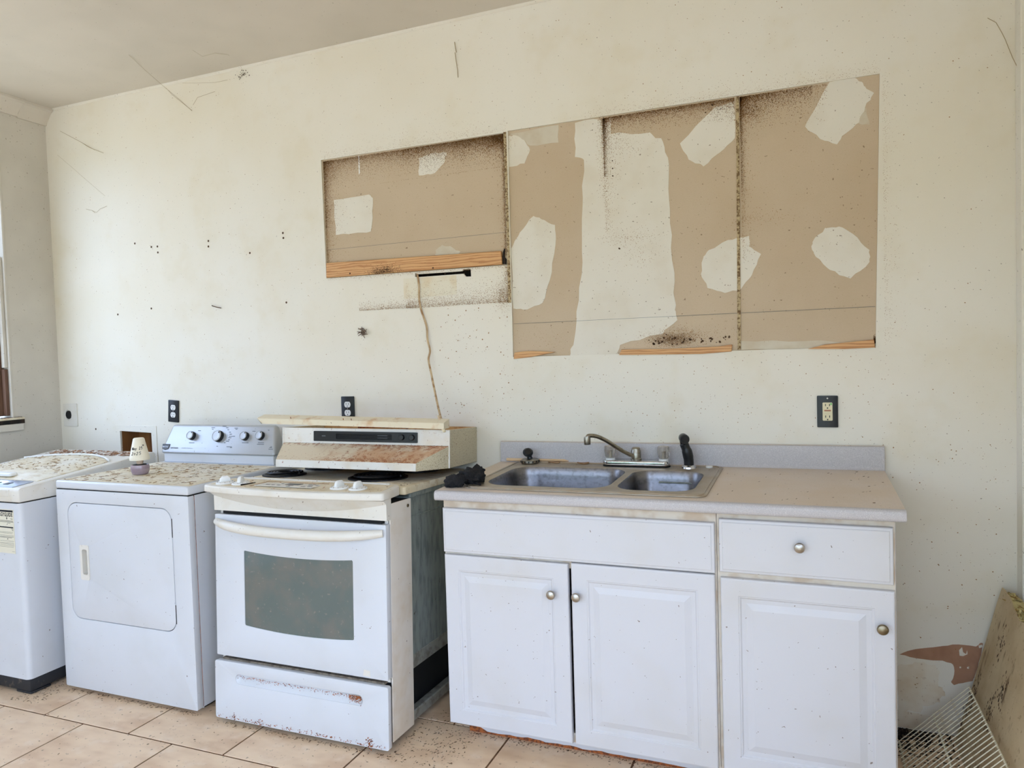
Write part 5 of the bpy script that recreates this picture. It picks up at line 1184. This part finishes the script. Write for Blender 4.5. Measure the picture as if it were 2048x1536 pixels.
for k in range(40):
    yv = -0.05-0.35*rnd.random()**1.6; zz = 0.545+rnd.uniform(-0.006, 0.01); xx = rnd.uniform(0.004, 0.042)
    gtf.tube([(xx, yv, zz-0.01), (xx+rnd.uniform(-.008, .008), yv+rnd.uniform(-.01, .01), zz+0.008), (xx+rnd.uniform(-.016, .012), yv+rnd.uniform(-.02, .02), zz+rnd.uniform(0.002, 0.016))], [0.006, 0.005, 0.001], 5)
build('torn_fluff', gtf, m_foam, bb, F=BT)
gmd = []
for c_, n_ in (((-0.10, 0.22), 60), ((-0.07, 0.14), 50), ((-0.28, 0.22), 70), ((-0.2, 0.42), 40), ((-0.33, 0.32), 40)):
    for _ in range(n_): gmd.append((c_[0]+rnd.gauss(0, 0.018), c_[1]+rnd.gauss(0, 0.035), rnd.uniform(0.001, 0.0045)))
gm_ = G()
for a, b, s_ in gmd:
    n_ = 5; gm_.add([(-0.0006, a+s_*cos(2*pi*k/n_)*rnd.uniform(.6, 1.1), b+1.8*s_*sin(2*pi*k/n_)*rnd.uniform(.6, 1.1)) for k in range(n_)], [tuple(range(n_))])
build('mildew_spots', gm_, m_spotdark, bb, F=BT, smooth=False)['kind'] = 'stuff'

# ================================================================== DEBRIS (uncountable flakes)
def flakes(n, fn, smin=0.002, smax=0.010, F=None, wr=(0.12, 0.4), dirn=(0.3, 0.9)):
    g = G()
    for _ in range(n):
        x, y, z = fn(); l = rnd.uniform(smin, smax); w_ = l*rnd.uniform(*wr); h = min(0.0018, w_*0.5); th = rnd.gauss(*dirn)
        dx, dy = cos(th), sin(th)
        def P(a, b, c): return (x+a*dx-b*dy, y+a*dy+b*dx, z+c)
        tz = rnd.uniform(0, 0.002)
        g.add([P(-l/2, -w_/2, 0), P(l/2, -w_/2*0.6, tz), P(l/2, w_/2*0.6, tz), P(-l/2, w_/2, 0), P(-l/2*0.8, 0, h), P(l/2*0.8, 0, h+tz)], [(0, 1, 5, 4), (1, 2, 5), (2, 3, 4, 5), (3, 0, 4), (3, 2, 1, 0)])
    return g
def stuff(name, g, m, label, cat='debris', F=None):
    return build(name, g, m, None, F=F, smooth=False, label=label, cat=cat, kind='stuff')
def on_dryer():
    x = rnd.uniform(DX0+0.015, DX1-0.015); y = rnd.uniform(DFY+0.02, -0.235)
    return (x, y, 0.9051)
stuff('dryer_top_debris', flakes(110, on_dryer, 0.005, 0.030, wr=(0.06, 0.2), dirn=(0.2, 0.5)), mat('dry_leaf_debris', S(146, 108, 68), 0.9, layers=[dict(scale=60, lo=0.4, hi=0.6, col=S(98, 68, 42))]), 'dark plant flakes and droppings scattered over the dryer top')
stuff('dryer_top_chaff', flakes(260, on_dryer, 0.004, 0.024, wr=(0.08, 0.25), dirn=(0.2, 0.6)), m_flake2, 'tan chaff and dust scattered over the dryer top')
def on_lid():
    while True:
        x = rnd.uniform(WX0+0.05, WX1-0.05); y = rnd.uniform(WFY+0.22, WFY+0.52)
        u = 2*(x-WX0-0.045)/(WX1-WX0-0.09)-1
        if y > WFY+0.55-0.10*u*u-0.02: continue
        v = (y-WFY-0.115)/(0.445-0.1*u*u)
        return (x, y, zt(y)+0.0035+0.014*(1-u**4)*min(1, 6*v, 6*(1-v)+0.15))
def on_wback():
    x = rnd.uniform(WX0+0.03, WX1-0.03); y = rnd.uniform(WFY+0.585, WBY-0.03); return (x, y, zt(min(y, WFY+0.67))+0.0006)
stuff('washer_lid_debris', flakes(220, on_lid, 0.004, 0.018), m_flake2, 'tan chaff scattered over the washer lid')
stuff('washer_rear_debris', flakes(380, on_wback, 0.005, 0.026), mat('reddish_litter', S(170, 124, 84), 0.9, layers=[dict(scale=60, lo=0.4, hi=0.6, col=S(112, 76, 50))]), 'brown litter piled along the back of the washer top')
def on_cook():
    x = rnd.uniform(CP0+0.03, CP1-0.02); y = rnd.uniform(0.13, 0.22); return (x, y, 0.9168)
stuff('cooktop_debris', flakes(110, on_cook, 0.002, 0.008), m_flake, 'brown crumbs on the front of the cooktop', F=FR)
def on_panel():
    x = rnd.uniform(CP0+0.03, CP1-0.03); y = rnd.uniform(-0.05, 0.10); return (x, y, cz(y)+0.0005)
stuff('control_panel_crumbs', flakes(90, on_panel, 0.002, 0.007), m_rust, 'rusty crumbs on the range control panel', F=FR)
build('spent_match', G().tube([(-0.764, -0.020, cz(-0.020)+0.003), (-0.738, 0.030, cz(0.030)+0.0035)], [0.0030, 0.0014], 6), m_cav, None, F=FR, label='dark twig lying beside the left burner knobs on the range', cat='twig')
def on_counter():
    x = rnd.uniform(0.94, 1.45); y = rnd.uniform(0.05, 0.60); return (x, y, 0.0003)
stuff('counter_crumbs', flakes(45, on_counter, 0.002, 0.008), m_flake, 'few dark crumbs on the right half of the countertop', F=FT)
def on_deck():
    x = rnd.uniform(0.10, 0.90); y = rnd.uniform(0.50, 0.585); return (x, y, rimz+0.0003)
stuff('sink_deck_crumbs', flakes(80, on_deck, 0.002, 0.006), m_flake2, 'tan grit along the rear deck of the sink', F=FT)
# floor litter along the appliances and in the corner
def floor_lit():
    k = rnd.random()
    if k < 0.30: return (rnd.uniform(-0.15, 0.10), rnd.uniform(-0.78, -0.40), 0.0006)
    if k < 0.45: return (rnd.uniform(-1.74, -1.02), DFY+0.012-abs(rnd.gauss(0, 0.012)), 0.0006)
    if k < 0.60: return (rnd.uniform(-0.92, -0.12), -0.755-abs(rnd.gauss(0, 0.014)), 0.0006)
    if k < 0.80: return (rnd.uniform(0.06, 0.95), -0.519-abs(rnd.gauss(0, 0.015)), 0.0006)
    if k < 0.9: return (rnd.uniform(-1.9, -1.74), rnd.uniform(-0.9, -0.7), 0.0006)
    return (rnd.uniform(-2.2, 0.3), rnd.uniform(-1.3, -0.78), 0.0006)
stuff('floor_litter', flakes(1500, floor_lit, 0.002, 0.009), m_flake, 'brown dirt and crumbs on the floor tiles along the appliances')
def corner_lit():
    x = min(1.66, 1.46+abs(rnd.gauss(0, 0.10))); y = -0.004-abs(rnd.gauss(0, 0.09)); return (x, y, 0.0006)
stuff('corner_litter', flakes(900, corner_lit, 0.004, 0.018), m_cav, 'dark litter heaped in the corner under the wire shelf')
stuff('corner_grit', flakes(500, lambda: (rnd.uniform(1.46, 1.67), rnd.uniform(-0.9, -0.02), 0.0006), 0.003, 0.012), m_flake, 'brown grit on the floor under the wire shelf')
def sill_lit():
    return (XL-0.03+abs(rnd.gauss(0, 0.03)), WY1+0.03-abs(rnd.gauss(0, 0.05)), WZ0)
build('sill_crumbs', flakes(90, lambda: (min(XL+0.018, sill_lit()[0]), sill_lit()[1], WZ0-0.0003), 0.004, 0.016), m_flake, w1, smooth=False)['kind'] = 'stuff'
